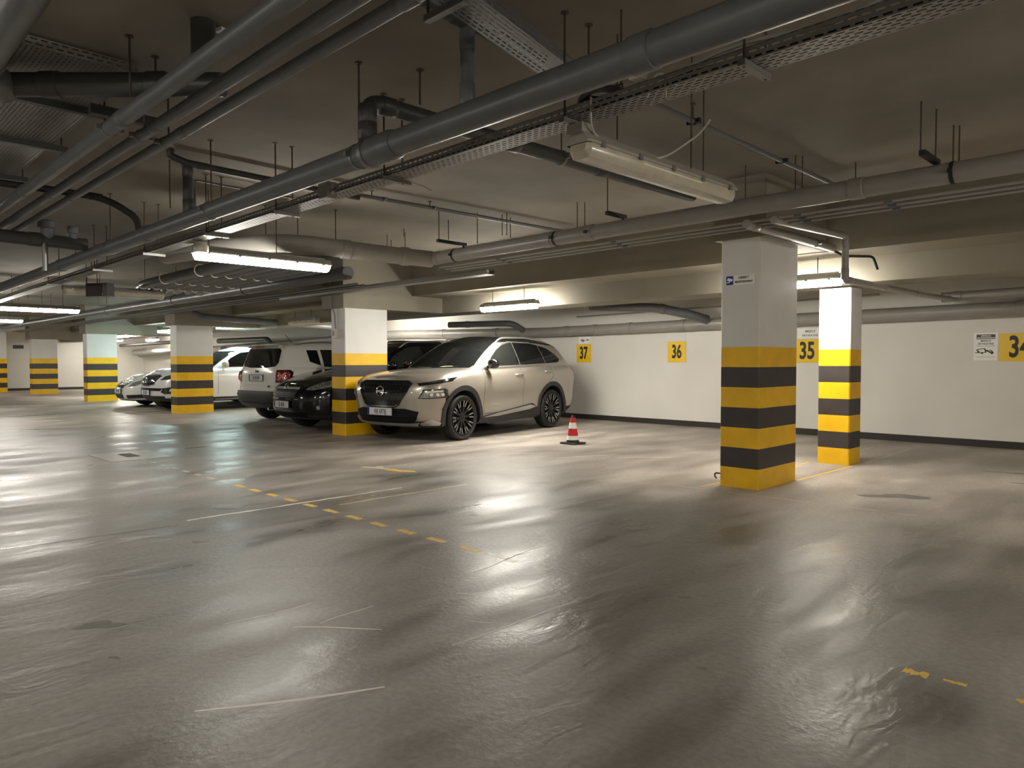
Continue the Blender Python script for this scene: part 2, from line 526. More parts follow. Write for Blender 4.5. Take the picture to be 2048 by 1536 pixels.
def private_sign(xc, zc, w, h, label, kind):
    t = thing('private_space_sign', label, 'sign', (xc, YW, zc))
    obj('plate', box((0, -.004, 0), (w, .008, h), 0, .001), M_SIGNW, t)
    y = -.0086
    if kind == 'full':
        obj('header_bar', box((0, y, h * .355), (w * .78, .002, h * .17)), mat('sign_grey', (.07, .07, .065), .5), t)
        text_obj('header', 'UWAGA!', h * .085, at(0, y - .0012, h * .385), M_SIGNW, t, sx=.9, bold=.001)
        obj('header_rule', box((0, y - .001, h * .315), (w * .74, .002, h * .03)), M_SIGNW, t)
        text_obj('wording', 'MIEJSCE', h * .092, at(0, y, h * .205), M_INK, t, bold=.0006)
        text_obj('wording', 'PRYWATNE', h * .092, at(0, y, h * .095), M_INK, t, bold=.0006)
        obj('rule', box((0, y, .02 * h), (w * .8, .002, h * .008)), M_INK, t)
        obj('rule', box((0, y, -.38 * h), (w * .8, .002, h * .008)), M_INK, t)
        bm = bmesh.new()
        def seg(a, b, r):
            a, b = Vector((a[0] * w, y, a[1] * h)), Vector((b[0] * w, y, b[1] * h))
            d = (b - a)
            n = Vector((-d.z, 0, d.x)).normalized() * r * h
            vs = [bm.verts.new(v) for v in (a + n, a - n, b - n, b + n)]
            bm.faces.new(vs)
        # tow truck lifting a car
        for a, b, r in [((-.45, -.22), (.0, -.21), .012), ((-.38, -.11), (-.05, -.07), .012), ((-.38, -.12), (-.30, -.17), .018), ((-.28, -.16), (-.32, -.22), .03), ((-.05, -.07), (.0, -.14), .018), ((-.02, -.14), (.02, -.21), .02),
                        ((.02, -.13), (.28, -.25), .024), ((.12, -.12), (.22, -.14), .01), ((.22, -.14), (.32, -.24), .022), ((-.05, -.13), (.05, -.14), .01)]:
            seg(a, b, r)
        for cx, cz, r in [(-.15, -.235, .035), (.26, -.255, .025)]:
            c = [bm.verts.new((cx * w + r * h * math.cos(a * PI / 6), y, cz * h + r * h * math.sin(a * PI / 6))) for a in range(12)]
            bm.faces.new(c)
        obj('tow_truck_symbol', bm, M_INK, t)
    elif kind == 'short':
        text_obj('wording', 'MIEJSCE', h * .30, at(0, y, h * .2), mat('sign_grey', (.07, .07, .065), .5), t, bold=.0004)
        text_obj('wording', 'PRYWATNE', h * .30, at(0, y, -h * .22), mat('sign_grey', (.07, .07, .065), .5), t, bold=.0004)
    elif kind == 'torn':
        bm = bmesh.new()
        for x0, z0, x1, z1 in [(-.3, .1, -.05, -.15), (-.3, -.1, -.1, .15), (-.1, -.05, .02, .02), (.12, .02, .38, .0), (.26, .1, .38, 0), (-.22, -.2, .0, -.1)]:
            a, b = Vector((x0 * w, y, z0 * h)), Vector((x1 * w, y, z1 * h))
            n = Vector((-(b - a).z, 0, (b - a).x)).normalized() * .008
            bm.faces.new([bm.verts.new(v) for v in (a + n, a - n, b - n, b + n)])
        obj('faded_symbol', bm, mat('sign_grey', (.07, .07, .065), .5), t)
    return t
private_sign(-2.565, 1.465, .30, .40, 'white tow-away notice with a truck symbol, left of the 34 sign', 'full')
private_sign(-5.12, 1.73, .44, .17, 'white two-line notice above the 35 sign', 'short')
private_sign(-10.06, 1.72, .32, .16, 'torn small white notice above the 37 sign, just under the wall pipe', 'torn')
t = tag(obj('blank_label', box((-7.72, YW - .003, 1.74), (.36, .006, .19)), mat('paper_white', (.72, .72, .70), .5)), 'blank white patch stuck on the wall above the 36 sign', 'label')

# monitored-site notice on the nearest pillar
t = thing('camera_notice', 'small white and blue camera notice on the nearest pillar', 'sign', (-3.463, 6.647, 2.06), group=None)
obj('plate', box((0, -.0025, 0), (.30, .005, .092), 0, .001), M_SIGNW, t)
obj('blue_panel', box((-.112, -.0058, 0), (.075, .0016, .088)), M_BLUE, t)
bm = bmesh.new()
for poly in ([(-.135, .018), (-.128, .026), (-.082, .012), (-.08, -.004), (-.1, -.01), (-.142, .0)], [(-.146, -.018), (-.12, -.012), (-.113, -.02), (-.146, -.026)], [(-.12, -.006), (-.112, -.006), (-.112, -.02), (-.12, -.016)]):
    bm.faces.new([bm.verts.new((x, -.0070, z)) for x, z in poly])
obj('camera_symbol', bm, M_SIGNW, t)
text_obj('wording', 'OBIEKT', .034, at(.035, -.0056, .021), M_INK, t, bold=.0006)
text_obj('wording', 'MONITOROWANY', .030, at(.037, -.0056, -.019), M_INK, t, bold=.0006, sx=.72)

# wall box on the middle pillar
t = thing('wall_box', 'small white electrical box on the pillar beside the beige car', 'electrical box', (-10.90, 6.645, 1.74))
obj('case', box((0, -.03, 0), (.12, .06, .16), 0, .008), M_IVORY, t)
obj('display', box((-.01, -.0615, .005), (.055, .004, .09)), mat('brown_label', (.16, .09, .07), .4), t)
t2 = tag(obj('surface_conduit', tube([(-10.9, 6.62, 1.82), (-10.93, 6.62, 2.1), (-10.98, 6.58, 2.2), (-10.98, 6.58, 2.7)], .011, 8, .05), M_PVCL), 'thin grey conduit climbing the pillar from the small wall box', 'conduit')
# broken bolt near the foot of the nearest pillar
tag(obj('bolt_hook', tube([(-3.665, 6.66, .12), (-3.70, 6.6, .13), (-3.69, 6.58, .10), (-3.66, 6.56, .085)], .008, 6, .02), M_BLK), 'small dark metal hook low on the left edge of the nearest pillar', 'hook')

# ------------------------------------------------------------------ traffic cone
t = thing('traffic_cone', 'red and white striped traffic cone beside the beige car', 'cone', (-7.14, 8.45, 0))
bm = bmesh.new()
prism(bm, [(x, y) for x, y in [(-.15, -.13), (-.13, -.15), (.13, -.15), (.15, -.13), (.15, .13), (.13, .15), (-.13, .15), (-.15, .13)]], 0, .022)
obj('base', bm, mat('black_cone_rubber', (.03, .03, .026), .6), t)
def cone_r(z): return .10 - (z - .02) / .42 * .072
def band(z0, z1, m, e=0.):
    bm = bmesh.new()
    lathe(bm, [(0, z0), (cone_r(z0) + e, z0), (cone_r(z1) + e, z1), (0, z1)], 28)
    return obj('cone_body' if not e else 'reflective_sleeve', bm, m, t, True)
M_RED = mat('cone_red', (.62, .012, .03), .35)
band(.02, .06, M_BLK)
band(.06, .40, M_RED)
band(.062, .125, mat('reflective_white', (.85, .9, .86), .3), .002)
band(.235, .325, mat('reflective_white', (.85, .9, .86), .3), .002)
bm = bmesh.new(); lathe(bm, [(0, .40), (cone_r(.40), .40), (.024, .43), (.018, .435), (.018, .41), (0, .41)], 20)
obj('tip', bm, M_BLK, t, True)

# ------------------------------------------------------------------ cars
def curve(tab, t):
    """smooth interpolation through (t, value) knots"""
    if t <= tab[0][0]:
        return tab[0][1]
    if t >= tab[-1][0]:
        return tab[-1][1]
    n = len(tab)
    for i in range(n - 1):
        if tab[i][0] <= t <= tab[i + 1][0]:
            break
    (t0, a), (t1, b) = tab[i], tab[i + 1]
    h = t1 - t0
    sl = (b - a) / h
    def slope(j):
        if j <= 0 or j >= n - 1:
            return None
        s0 = (tab[j][1] - tab[j - 1][1]) / (tab[j][0] - tab[j - 1][0])
        s1 = (tab[j + 1][1] - tab[j][1]) / (tab[j + 1][0] - tab[j][0])
        return 0 if s0 * s1 <= 0 else 2 * s0 * s1 / (s0 + s1)
    m0, m1 = slope(i), slope(i + 1)
    m0 = sl if m0 is None else m0
    m1 = sl if m1 is None else m1
    s = (t - t0) / h
    return (2 * s ** 3 - 3 * s ** 2 + 1) * a + (s ** 3 - 2 * s ** 2 + s) * h * m0 + (-2 * s ** 3 + 3 * s ** 2) * b + (s ** 3 - s ** 2) * h * m1

def outline(xf, xr, w, df, dr, nf, nr, cnt=(16, 36, 12)):
    pts = []
    for i in range(cnt[0]):
        a = PI / 2 * i / cnt[0]
        pts.append((xf - df + df * math.cos(a) ** (2 / nf), w * math.sin(a) ** (2 / nf)))
    x0, x1 = xf - df, xr + dr
    for i in range(cnt[1]):
        pts.append((x0 + (x1 - x0) * i / cnt[1], w))
    for i in range(cnt[2] + 1):
        a = PI / 2 * (1 - i / cnt[2])
        pts.append((xr + dr - dr * max(0, math.cos(a)) ** (2 / nr), w * max(0, math.sin(a)) ** (2 / nr)))
    return pts

def loft(levels, deck, crown, ndeck=10, bottom=True, mfun=None):
    """levels: lists of (x, y, z) for the left half (first and last with y = 0)"""
    bm = bmesh.new()
    rings = []
    for lv in levels:
        n = len(lv)
        left = [bm.verts.new(p) for p in lv]
        right = [bm.verts.new((p[0], -p[1], p[2])) for p in lv[1:-1]]
        rings.append((left, [left[0]] + right + [left[-1]]))
    def quad(a, b, c, d, mi):
        vs = []
        for v in (a, b, c, d):
            if v not in vs:
                vs.append(v)
        if len(vs) > 2:
            try:
                bm.faces.new(vs).material_index = mi
            except ValueError:
                pass
    for k in range(len(rings) - 1):
        mi = mfun(k) if mfun else 0
        for s in (0, 1):
            A, B = rings[k][s], rings[k + 1][s]
            for i in range(len(A) - 1):
                quad(A[i], A[i + 1], B[i + 1], B[i], mi)
    def cap(ring, cr, mi):
        L, R = ring
        rows = []
        for i in range(len(L)):
            if i in (0, len(L) - 1):
                rows.append([L[i]] * (ndeck + 1))
                continue
            row = [L[i]]
            for j in range(1, ndeck):
                t = j / ndeck
                y = L[i].co.y * (1 - 2 * t)
                row.append(bm.verts.new((L[i].co.x, y, L[i].co.z + cr(L[i].co.x) * (1 - (1 - 2 * t) ** 2) * min(1, L[i].co.y / .5))))
            row.append(R[i])
            rows.append(row)
        for a, b in zip(rows, rows[1:]):
            for j in range(ndeck):
                quad(a[j], a[j + 1], b[j + 1], b[j], mi)
    if deck is not None:
        cap(rings[-1], crown, deck)
    if bottom:
        cap(rings[0], lambda x: 0, mfun(0) if mfun else 0)
    bmesh.ops.remove_doubles(bm, verts=bm.verts, dist=.0008)
    bmesh.ops.recalc_face_normals(bm, faces=bm.faces)
    return bm

U = [0, .06, .13, .22, .32, .43, .54, .64, .73, .81, .88, .935, .975, 1.0]
V = [0, .12, .25, .38, .51, .64, .76, .86, .93, .97, 1.0]

class Car:
    def __init__(s, S, name, label, loc, rz, paint, roof=None, clad=None):
        s.S = S
        s.t = thing(name, label, 'car', loc, rz)
        clad = clad or mat('car_cladding', (.022, .022, .023), .5)
        s.clad = clad
        lv = []
        for u in U:
            o = outline(curve(S['xf'], u), curve(S['xr'], u), curve(S['w'], u), S['df'], S['dr'], S.get('nf', 2.5), S.get('nr', 3.2))
            lv.append([(x, y, curve(S['zb'], x) * (1 - u) + curve(S['zs'], x) * u) for x, y in o])
        kc = S.get('kclad', 2)
        bm = loft(lv, 0, S.get('crown', lambda x: .04), mfun=lambda k: 1 if k < kc else 0)
        s.body = obj('body', bm, [paint, clad, M_BLK], s.t, True, 35)
        g = S['g']
        lv = []
        for v in V:
            o = outline(curve(g['xf'], v), curve(g['xr'], v), curve(g['w'], v), g['df'], g['dr'], 2.6, g.get('nr', 3), (12, 30, 10))
            lv.append([(x, y, (curve(S['zs'], x) - .04) * (1 - v) + curve(g['zr'], x) * v) for x, y in o])
        bm = loft(lv, 1 if roof else 0, lambda x: g.get('crown', .045), bottom=False, mfun=lambda k: 1 if roof and k >= g.get('kroof', 8) else 0)
        s.cabin = obj('cabin', bm, [paint, roof or paint], s.t, True, 35)
        s.cut_arches()
        s.make_bvh()

    def cut_arches(s):
        S = s.S
        bm = bmesh.new()
        for ax in S['ax']:
            for sg in (1, -1):
                y0, y1 = S['W'] / 2 - .33, S['W'] / 2 + .3
                lathe(bm, [(0, sg * y0), (S['Ra'], sg * y0), (S['Ra'], sg * y1), (0, sg * y1)], 48, 'Y', (ax, 0, S['rw']))
        bmesh.ops.recalc_face_normals(bm, faces=bm.faces)
        c = obj('cutter', bm, M_BLK)
        md = s.body.modifiers.new('b', 'BOOLEAN')
        md.object = c
        md.solver = 'EXACT'
        c.matrix_world = s.t.matrix_basis
        bpy.context.view_layer.update()
        me = bpy.data.meshes.new_from_object(s.body.evaluated_get(bpy.context.evaluated_depsgraph_get()))
        s.body.modifiers.clear()
        old = s.body.data
        s.body.data = me
        bpy.data.meshes.remove(old)
        bpy.data.objects.remove(c)
        for p in me.polygons:
            q = p.center
            for ax in S['ax']:
                d = math.hypot(q.x - ax, q.z - S['rw'])
                if d < S['Ra'] + .004 and abs(q.y) < S['W'] / 2 + .05:
                    if d < S['Ra'] - .03 or abs(p.normal.y) < .5:
                        p.material_index = 2
        for p in me.polygons:
            p.use_smooth = True
        try:
            me.set_sharp_from_angle(angle=math.radians(35))
        except Exception:
            pass

    def make_bvh(s):
        vs, fs = [], []
        for o in (s.body, s.cabin):
            k = len(vs)
            vs += [v.co.copy() for v in o.data.vertices]
            fs += [[i + k for i in p.vertices] for p in o.data.polygons]
        s.bvh = BVHTree.FromPolygons(vs, fs)

    def hit(s, h, z, al):
        a = math.radians(al)
        d = Vector((math.cos(a), math.sin(a), 0))
        hv = Vector((-math.sin(a), math.cos(a), 0))
        pv = 0 if al % 90 == 0 else (1.6 if d.x > 0 else -1.6)
        o = Vector((pv, 0, 0)) + hv * h + Vector((0, 0, z)) + d * 5
        loc, nr, _, _ = s.bvh.ray_cast(o, -d)
        if loc is None:
            loc, nr, _, _ = s.bvh.find_nearest(o - d * 3.2)
        return loc, d, hv

    def patch(s, name, poly, al, m, off=.004, step=.06, zstep=None, parent=None, smooth=True, skirt=.03):
        """a panel that follows the car's skin; poly in (h, z) seen along direction al (0 front, 90 left, 180 rear)"""
        bm = bmesh.new()
        f = bm.faces.new([bm.verts.new((h, 0, z)) for h, z in poly])
        hs = [p[0] for p in poly]
        zs = [p[1] for p in poly]
        zstep = zstep or step
        for lo, hi, st, ax in ((min(hs), max(hs), step, 0), (min(zs), max(zs), zstep, 2)):
            n = int((hi - lo) / st)
            for i in range(1, n + 1):
                c = [0, 0, 0]; c[ax] = lo + (hi - lo) * i / (n + 1)
                nn = [0, 0, 0]; nn[ax] = 1
                bmesh.ops.bisect_plane(bm, geom=bm.verts[:] + bm.edges[:] + bm.faces[:], plane_co=c, plane_no=nn, dist=1e-5)
        d = None
        for v in bm.verts:
            loc, d, hv = s.hit(v.co.x, v.co.z, al)
            v.co = loc + d * off
        be = [e for e in bm.edges if len(e.link_faces) == 1]
        r = bmesh.ops.extrude_edge_only(bm, edges=be)
        for v in r['geom']:
            if isinstance(v, bmesh.types.BMVert):
                v.co -= d * (off + skirt)
        return obj(name, bm, m, parent or s.t, smooth, 40)

    def side(s, name, poly, m, sg=1, **k):
        return s.patch(name, [(-x * sg, z) for x, z in poly], 90 * sg, m, **k)

    def both(s, name, poly, m, **k):
        return [s.side(name, poly, m, sg, **k) for sg in (1, -1)]

    def arch(s, ax, r0, r1, m, a0=-8, a1=188, off=.014, sides=(1, -1)):
        z = s.S['rw']
        for sg in sides:
            P = []
            n = 22
            for i in range(n + 1):
                a = math.radians(a0 + (a1 - a0) * i / n)
                P.append((ax + r1 * math.cos(a), z + r1 * math.sin(a)))
            for i in range(n, -1, -1):
                a = math.radians(a0 + (a1 - a0) * i / n)
                P.append((ax + r0 * math.cos(a), z + r0 * math.sin(a)))
            bm = bmesh.new()
            nn = n + 1
            vs = []
            for (x, zz) in P:
                loc, d, hv = s.hit(-x * sg, max(zz, .19), 90 * sg)
                y = abs(loc.y)
                vs.append((x, zz, y))
            # keep the ring near the flank even where the ray falls inside the wheel well
            ym = sorted(v[2] for v in vs)[-nn // 2]
            top = []
            for (x, zz, y) in vs:
                yy = max(y, s.S['W'] / 2 - .055)
                top.append(bm.verts.new((x, sg * (yy + off), zz)))
            inn = [bm.verts.new((v.co.x, v.co.y - sg * .07, v.co.z)) for v in top]
            for i in range(n):
                bm.faces.new((top[i], top[i + 1], top[2 * n - i], top[2 * n + 1 - i]))
                bm.faces.new((top[i], top[i + 1], inn[i + 1], inn[i]))
                j = 2 * n + 1 - i
                bm.faces.new((top[j], top[j - 1], inn[j - 1], inn[j]))
            obj('wheel_arch_trim', bm, m, s.t, True, 40)

    def seam(s, pts, w=.007, sg=1, m=None):
        m = m or mat('panel_gap', (.01, .01, .01), .7)
        bm = bmesh.new()
        P = []
        for (x0, z0), (x1, z1) in zip(pts, pts[1:]):
            n = max(2, int(math.hypot(x1 - x0, z1 - z0) / .05))
            for i in range(n + (1 if (x1, z1) == pts[-1] else 0)):
                P.append((x0 + (x1 - x0) * i / n, z0 + (z1 - z0) * i / n))
        prev = None
        for i, (x, z) in enumerate(P):
            a, b = P[max(0, i - 1)], P[min(len(P) - 1, i + 1)]
            t = Vector((b[0] - a[0], b[1] - a[1])).normalized()
            nx, nz = -t.y * w / 2, t.x * w / 2
            pr = []
            for q in (1, -1):
                loc, d, hv = s.hit(-(x + nx * q) * sg, z + nz * q, 90 * sg)
                pr.append(bm.verts.new(loc + d * .0015))
            if prev:
                bm.faces.new((prev[0], prev[1], pr[1], pr[0]))
            prev = pr
        return obj('panel_seam', bm, m, s.t)

    def wheels(s, spokes, rim_m, tip_m, y_off=.0):
        S = s.S
        R, rr, tw = S['rw'], S['rim'], .225
        def tyre():
            bm = bmesh.new()
            h = tw / 2
            lathe(bm, [(rr - .005, -h + .02), (rr + .012, -h + .004), (rr + .045, -h - .004), (R - .03, -h + .004), (R - .008, -h + .02), (R, -h + .04), (R, h - .04), (R - .008, h - .02), (R - .03, h - .004), (rr + .045, h + .004), (rr + .012, h - .004), (rr - .005, h - .02)], 56, 'Y')
            return bm
        first = None
        for ax in S['ax']:
            for sg in (1, -1):
                loc = (ax, sg * (S['W'] / 2 - tw / 2 - .015 + y_off), R)
                if first is None:
                    w = obj('wheel', tyre(), mat('tyre_rubber', (.016, .016, .016), .65), s.t, True, 50)
                    bm = bmesh.new()
                    f = tw / 2
                    # barrel and bright lip
                    lathe(bm, [(rr - .002, f - .02), (rr - .004, f - .004), (rr - .022, f - .002), (rr - .03, f - .03), (rr - .05, -f + .03), (.05, -f + .03), (0, -f + .03)], 56, 'Y')
                    obj('rim_barrel', bm, rim_m, w, True, 40)
                    bm = bmesh.new()
                    lathe(bm, [(.075, f - .055), (.07, f - .03), (.045, f - .024), (0, f - .022)], 24, 'Y')
                    for k in range(spokes):
                        a = 2 * PI * (k + .5) / spokes
                        for q in (-1, 1):
                            # each spoke forks into two bright-faced arms
                            b = a + q * .42 * 2 * PI / spokes / 2 * 1.0
                            def pt(r, ang, y): return Vector((r * math.cos(ang), y, r * math.sin(ang)))
                            wd = .011
                            for (r0, an0, r1, an1, mi, y0, y1) in ((.055, a + q * .06, rr * .60, a + (b - a) * .75, 0, f - .034, f - .024), (rr * .60, a + (b - a) * .75, rr - .012, b, 1, f - .022, f - .008)):
                                p, qv = pt(r0, an0, y0), pt(r1, an1, y1)
                                t = (qv - p).normalized()
                                n = t.cross(Vector((0, 1, 0))).normalized() * wd
                                dn = Vector((0, -.022, 0))
                                c = [bm.verts.new(v) for v in (p + n, p - n, qv - n * .9, qv + n * .9)]
                                e = [bm.verts.new(v.co + dn) for v in c]
                                bm.faces.new(c).material_index = mi
                                for i in range(4):
                                    bm.faces.new((c[i], c[(i + 1) % 4], e[(i + 1) % 4], e[i])).material_index = 0
                    obj('spokes', bm, [rim_m, tip_m], w)
                    first = w
                    cur = w
                else:
                    cur = first.copy()
                    COL.objects.link(cur)
                    cur.parent = s.t
                    for ch in first.children:
                        c = ch.copy()
                        COL.objects.link(c)
                        c.parent = cur
                cur.location = loc
                cur.rotation_euler = (0, .3 * ax, 0) if sg > 0 else (0, .2, PI)

    def plate(s, txt, h, z, al, w=.52, ht=.114, off=.02, blue=True, tilt=0.):
        loc, d, hv = s.hit(h, z, al)
        M = Matrix((hv, Vector((0, 0, 1)), d)).transposed().to_4x4()
        M.translation = loc + d * off
        bm = bmesh.new()
        add_box(bm, (0, 0, 0), (w, ht, .012))
        bmesh.ops.transform(bm, matrix=M, verts=bm.verts)
        p = obj('number_plate', bm, mat('plate_white', (.62, .63, .66), .4), s.t)
        bm = bmesh.new()
        add_box(bm, (-w / 2 + .022, 0, .0065), (.04, ht * .96, .002))
        bmesh.ops.transform(bm, matrix=M, verts=bm.verts)
        obj('blue_band', bm, mat('plate_blue', (.01, .02, .16), .4), p)
        text_obj('registration', txt, ht * .92, M @ Matrix.Translation((.02, -.003, .0066)), mat('plate_ink', (.02, .02, .03), .5), p, bold=.0012, sx=.62)
        bm = bmesh.new()
        add_box(bm, (0, 0, -.006), (w + .024, ht + .022, .012))
        bmesh.ops.transform(bm, matrix=M, verts=bm.verts)
        obj('plate_holder', bm, s.clad, s.t)
        return p

    def mirror(s, x, z, sg, m, cap=None, size=1.):
        loc, d, hv = s.hit(-x * sg, z - .05, 90 * sg)
        bm = bmesh.new()
        c = loc + Vector((.0, sg * .14, .06))
        lathe_pts = []
        bmesh.ops.create_uvsphere(bm, u_segments=18, v_segments=12, radius=1)
        for v in bm.verts:
            q = v.co
            q.x = (abs(q.x) ** .75) * (1 if q.x > 0 else -1)
            if q.x < -.15:
                q.x = -.15
            v.co = Vector((q.x * .10, q.y * .115, q.z * .085)) * size + c
        sweep(bm, [loc - d * .02, loc + Vector((0, sg * .05, .02)), c - Vector((0, 0, .03))], .028, 8)
        o = obj('door_mirror', bm, m, s.t, True, 50)
        return o

    def handle(s, x, z, sg, m):
        loc, d, hv = s.hit(-x * sg, z, 90 * sg)
        y = Vector((0, sg, 0))
        bm = bmesh.new()
        sweep(bm, fillet([loc + Vector((-.10, 0, 0)) - y * .01, loc + Vector((-.09, 0, .004)) + y * .032, loc + Vector((.09, 0, -.004)) + y * .032, loc + Vector((.10, 0, 0)) - y * .01], .03, 4), .014, 8)
        return obj('door_handle', bm, m, s.t, True)

    def rail(s, sg, pts, r, m):
        """pts: (x, y, height above roof)"""
        P = []
        for x, y, h in pts:
            loc, _, _, _ = s.bvh.ray_cast(Vector((x, sg * y, 4)), Vector((0, 0, -1)))
            P.append((loc or Vector((x, sg * y, 1.5))) + Vector((0, 0, h)))
        bm = bmesh.new()
        sweep(bm, fillet(P, .12, 4), r, 8)
        return obj('roof_rail', bm, m, s.t, True)

    def badge_ring(s, h, z, al, r, m, bar=True, off=.02, tube_r=None):
        loc, d, hv = s.hit(h, z, al)
        c = loc + d * off
        upv = Vector((0, 0, 1))
        bm = bmesh.new()
        P = [c + hv * r * math.cos(a * PI / 14) + upv * r * math.sin(a * PI / 14) for a in range(29)]
        sweep(bm, P, tube_r or r * .13, 8)
        M = Matrix((hv, upv, d)).transposed().to_4x4()
        M.translation = c
        if bar == 'bar':
            b2 = bmesh.new()
            add_box(b2, (0, 0, 0), (r * 2.25, r * .42, .012))
            bmesh.ops.transform(b2, matrix=M, verts=b2.verts)
            me = bpy.data.meshes.new('x'); b2.to_mesh(me); b2.free()
            bm.from_mesh(me); bpy.data.meshes.remove(me)
        elif bar:
            for poly in bar:
                vs = [bm.verts.new(M @ Vector((x * r, y * r, .004))) for x, y in poly]
                bm.faces.new(vs)
        return obj('badge', bm, m, s.t, True)

# shared car materials
M_GLASS = mat('tinted_car_glass', (.008, .009, .009), .04, spec=.4)
M_GLASSL = mat('clear_car_glass', (.020, .022, .020), .05, spec=.4)
M_CHROME = mat('chrome', (.75, .75, .75), .12, metal=1)
M_SILV = mat('satin_silver_trim', (.50, .49, .46), .28, metal=.7)
M_PIANO = mat('piano_black', (.008, .008, .009), .08, coat=.8)
M_LENS = mat('headlamp_lens', (.30, .30, .29), .10, metal=.4, coat=1., var=.7, vscale=34)
M_LENSD = mat('dark_lamp_lens', (.06, .06, .06), .08, metal=.2, coat=1., var=.8, vscale=30)
M_REDL = mat('tail_lamp_red', (.30, .006, .008), .10, coat=1.)
M_LENSW = mat('lamp_white_insert', (.75, .75, .70), .15, coat=.8)
M_RIM = mat('dark_grey_alloy', (.030, .030, .031), .35, metal=.6)
M_TIP = mat('machined_alloy', (.42, .42, .40), .28, metal=.8)
M_RIMS = mat('silver_alloy', (.40, .40, .40), .30, metal=.8)

# ---- beige sport utility with a black roof
P1 = mat('champagne_metallic', (.37, .335, .285), .34, metal=.45, coat=1.)
S1 = dict(W=1.84, ax=(1.353, -1.353), rw=.366, rim=.292, Ra=.435, df=.56, dr=.34, nf=2.55, nr=3.2, kclad=2,
          xf=[(0, 2.10), (.1, 2.20), (.3, 2.265), (.55, 2.285), (.8, 2.27), (.92, 2.225), (1, 2.12)],
          xr=[(0, -2.15), (.12, -2.30), (.4, -2.375), (.75, -2.365), (.92, -2.33), (1, -2.27)],
          w=[(0, .83), (.08, .885), (.2, .892), (.38, .888), (.55, .905), (.70, .922), (.80, .918), (.9, .895), (.96, .862), (1, .82)],
          zb=[(-2.4, .34), (-1.9, .26), (-1, .23), (1, .23), (1.9, .23), (2.3, .26)],
          zs=[(-2.4, 1.17), (-1.9, 1.20), (-1.0, 1.175), (0, 1.145), (.7, 1.13), (1.1, 1.115), (1.6, 1.075), (2.0, 1.02), (2.3, .975)],
          crown=lambda x: .055 if x > .6 else .03,
          g=dict(xf=[(0, 1.10), (.5, .66), (.9, .18), (1, -.05)], xr=[(0, -2.28), (.5, -2.12), (.85, -1.98), (1, -1.80)],
                 w=[(0, .845), (.3, .80), (.7, .71), (.9, .655), (1, .56)], df=.30, dr=.28, nr=3,
                 zr=[(-2.1, 1.575), (-1.6, 1.635), (-.8, 1.68), (-.2, 1.685), (.3, 1.655), (1.2, 1.60)], crown=.035, kroof=7))
c = Car(S1, 'car', 'beige sport utility car with black roof parked beside the traffic cone', (-9.825, 8.767, 0), math.radians(-79.7), P1, M_PIANO)
c.patch('windscreen', [(-.66, 1.155), (.66, 1.155), (.70, 1.20), (.585, 1.60), (.5, 1.625), (-.5, 1.625), (-.585, 1.60), (-.70, 1.20)], 0, M_GLASS, .005, .08, .025)
c.patch('rear_window', [(-.66, 1.23), (.66, 1.23), (.58, 1.54), (-.58, 1.54)], 180, M_GLASS, .005)
for sg in (1, -1):
    c.side('front_window', [(.64, 1.178), (.43, 1.34), (.22, 1.465), (.02, 1.55), (-.20, 1.59), (-.27, 1.595), (-.36, 1.195), (.3, 1.178)], M_GLASSL, sg, off=.008)
    c.side('rear_side_window', [(-.43, 1.197), (-.345, 1.595), (-.9, 1.59), (-1.12, 1.565), (-1.22, 1.225)], M_GLASS, sg, off=.005)
    c.side('quarter_window', [(-1.245, 1.226), (-1.145, 1.56), (-1.42, 1.51), (-1.66, 1.40), (-1.76, 1.31), (-1.72, 1.26), (-1.60, 1.236)], M_GLASS, sg, off=.005)
    c.side('window_trim', [(.78, 1.150), (.76, 1.175), (-.5, 1.20), (-1.62, 1.237), (-1.62, 1.218), (-.5, 1.178), (.5, 1.150)], M_SILV, sg, off=.009, skirt=.01)
    c.side('window_trim', [(.05, 1.582), (-.2, 1.618), (-.9, 1.613), (-.9, 1.598), (-.2, 1.602), (.05, 1.568)], M_SILV, sg, off=.009, skirt=.01)
    c.side('pillar_trim', [(-.285, 1.19), (-.272, 1.60), (-.338, 1.60), (-.42, 1.195)], M_PIANO, sg, off=.008, skirt=.01)
    c.side('pillar_trim', [(-.35, 1.19), (-.29, 1.60), (-.302, 1.60), (-.365, 1.19)], M_SILV, sg, off=.011, skirt=.01)
    c.side('sill_trim', [(1.0, .25), (.94, .345), (.4, .40), (-.66, .50), (-.93, .37), (-1.0, .25)], c.clad, sg, off=.016)
    c.side('sill_moulding', [(.82, .335), (.40, .385), (-.58, .475), (-.76, .435), (-.52, .395), (.45, .335)], M_SILV, sg, off=.032)
    c.mirror(.62, 1.21, sg, M_PIANO)
    c.handle(-.22, 1.03, sg, M_SILV)
    c.handle(-1.20, 1.075, sg, M_SILV)
    c.rail(sg, [(.12, .60, -.02), (-.05, .605, .035), (-.8, .605, .04), (-1.45, .60, .03), (-1.62, .60, -.02)], .018, M_SILV)
    c.seam([(.78, 1.13), (.80, .95), (.80, .40)], sg=sg)
    c.seam([(-.33, 1.16), (-.36, .9), (-.36, .40)], sg=sg)
    c.seam([(-1.30, 1.18), (-1.38, 1.0), (-1.22, .86)], sg=sg)
    c.seam([(.80, .39), (-.85, .42)], sg=sg)
for ax in S1['ax']:
    c.arch(ax, .437, .515, c.clad, -13, 193)
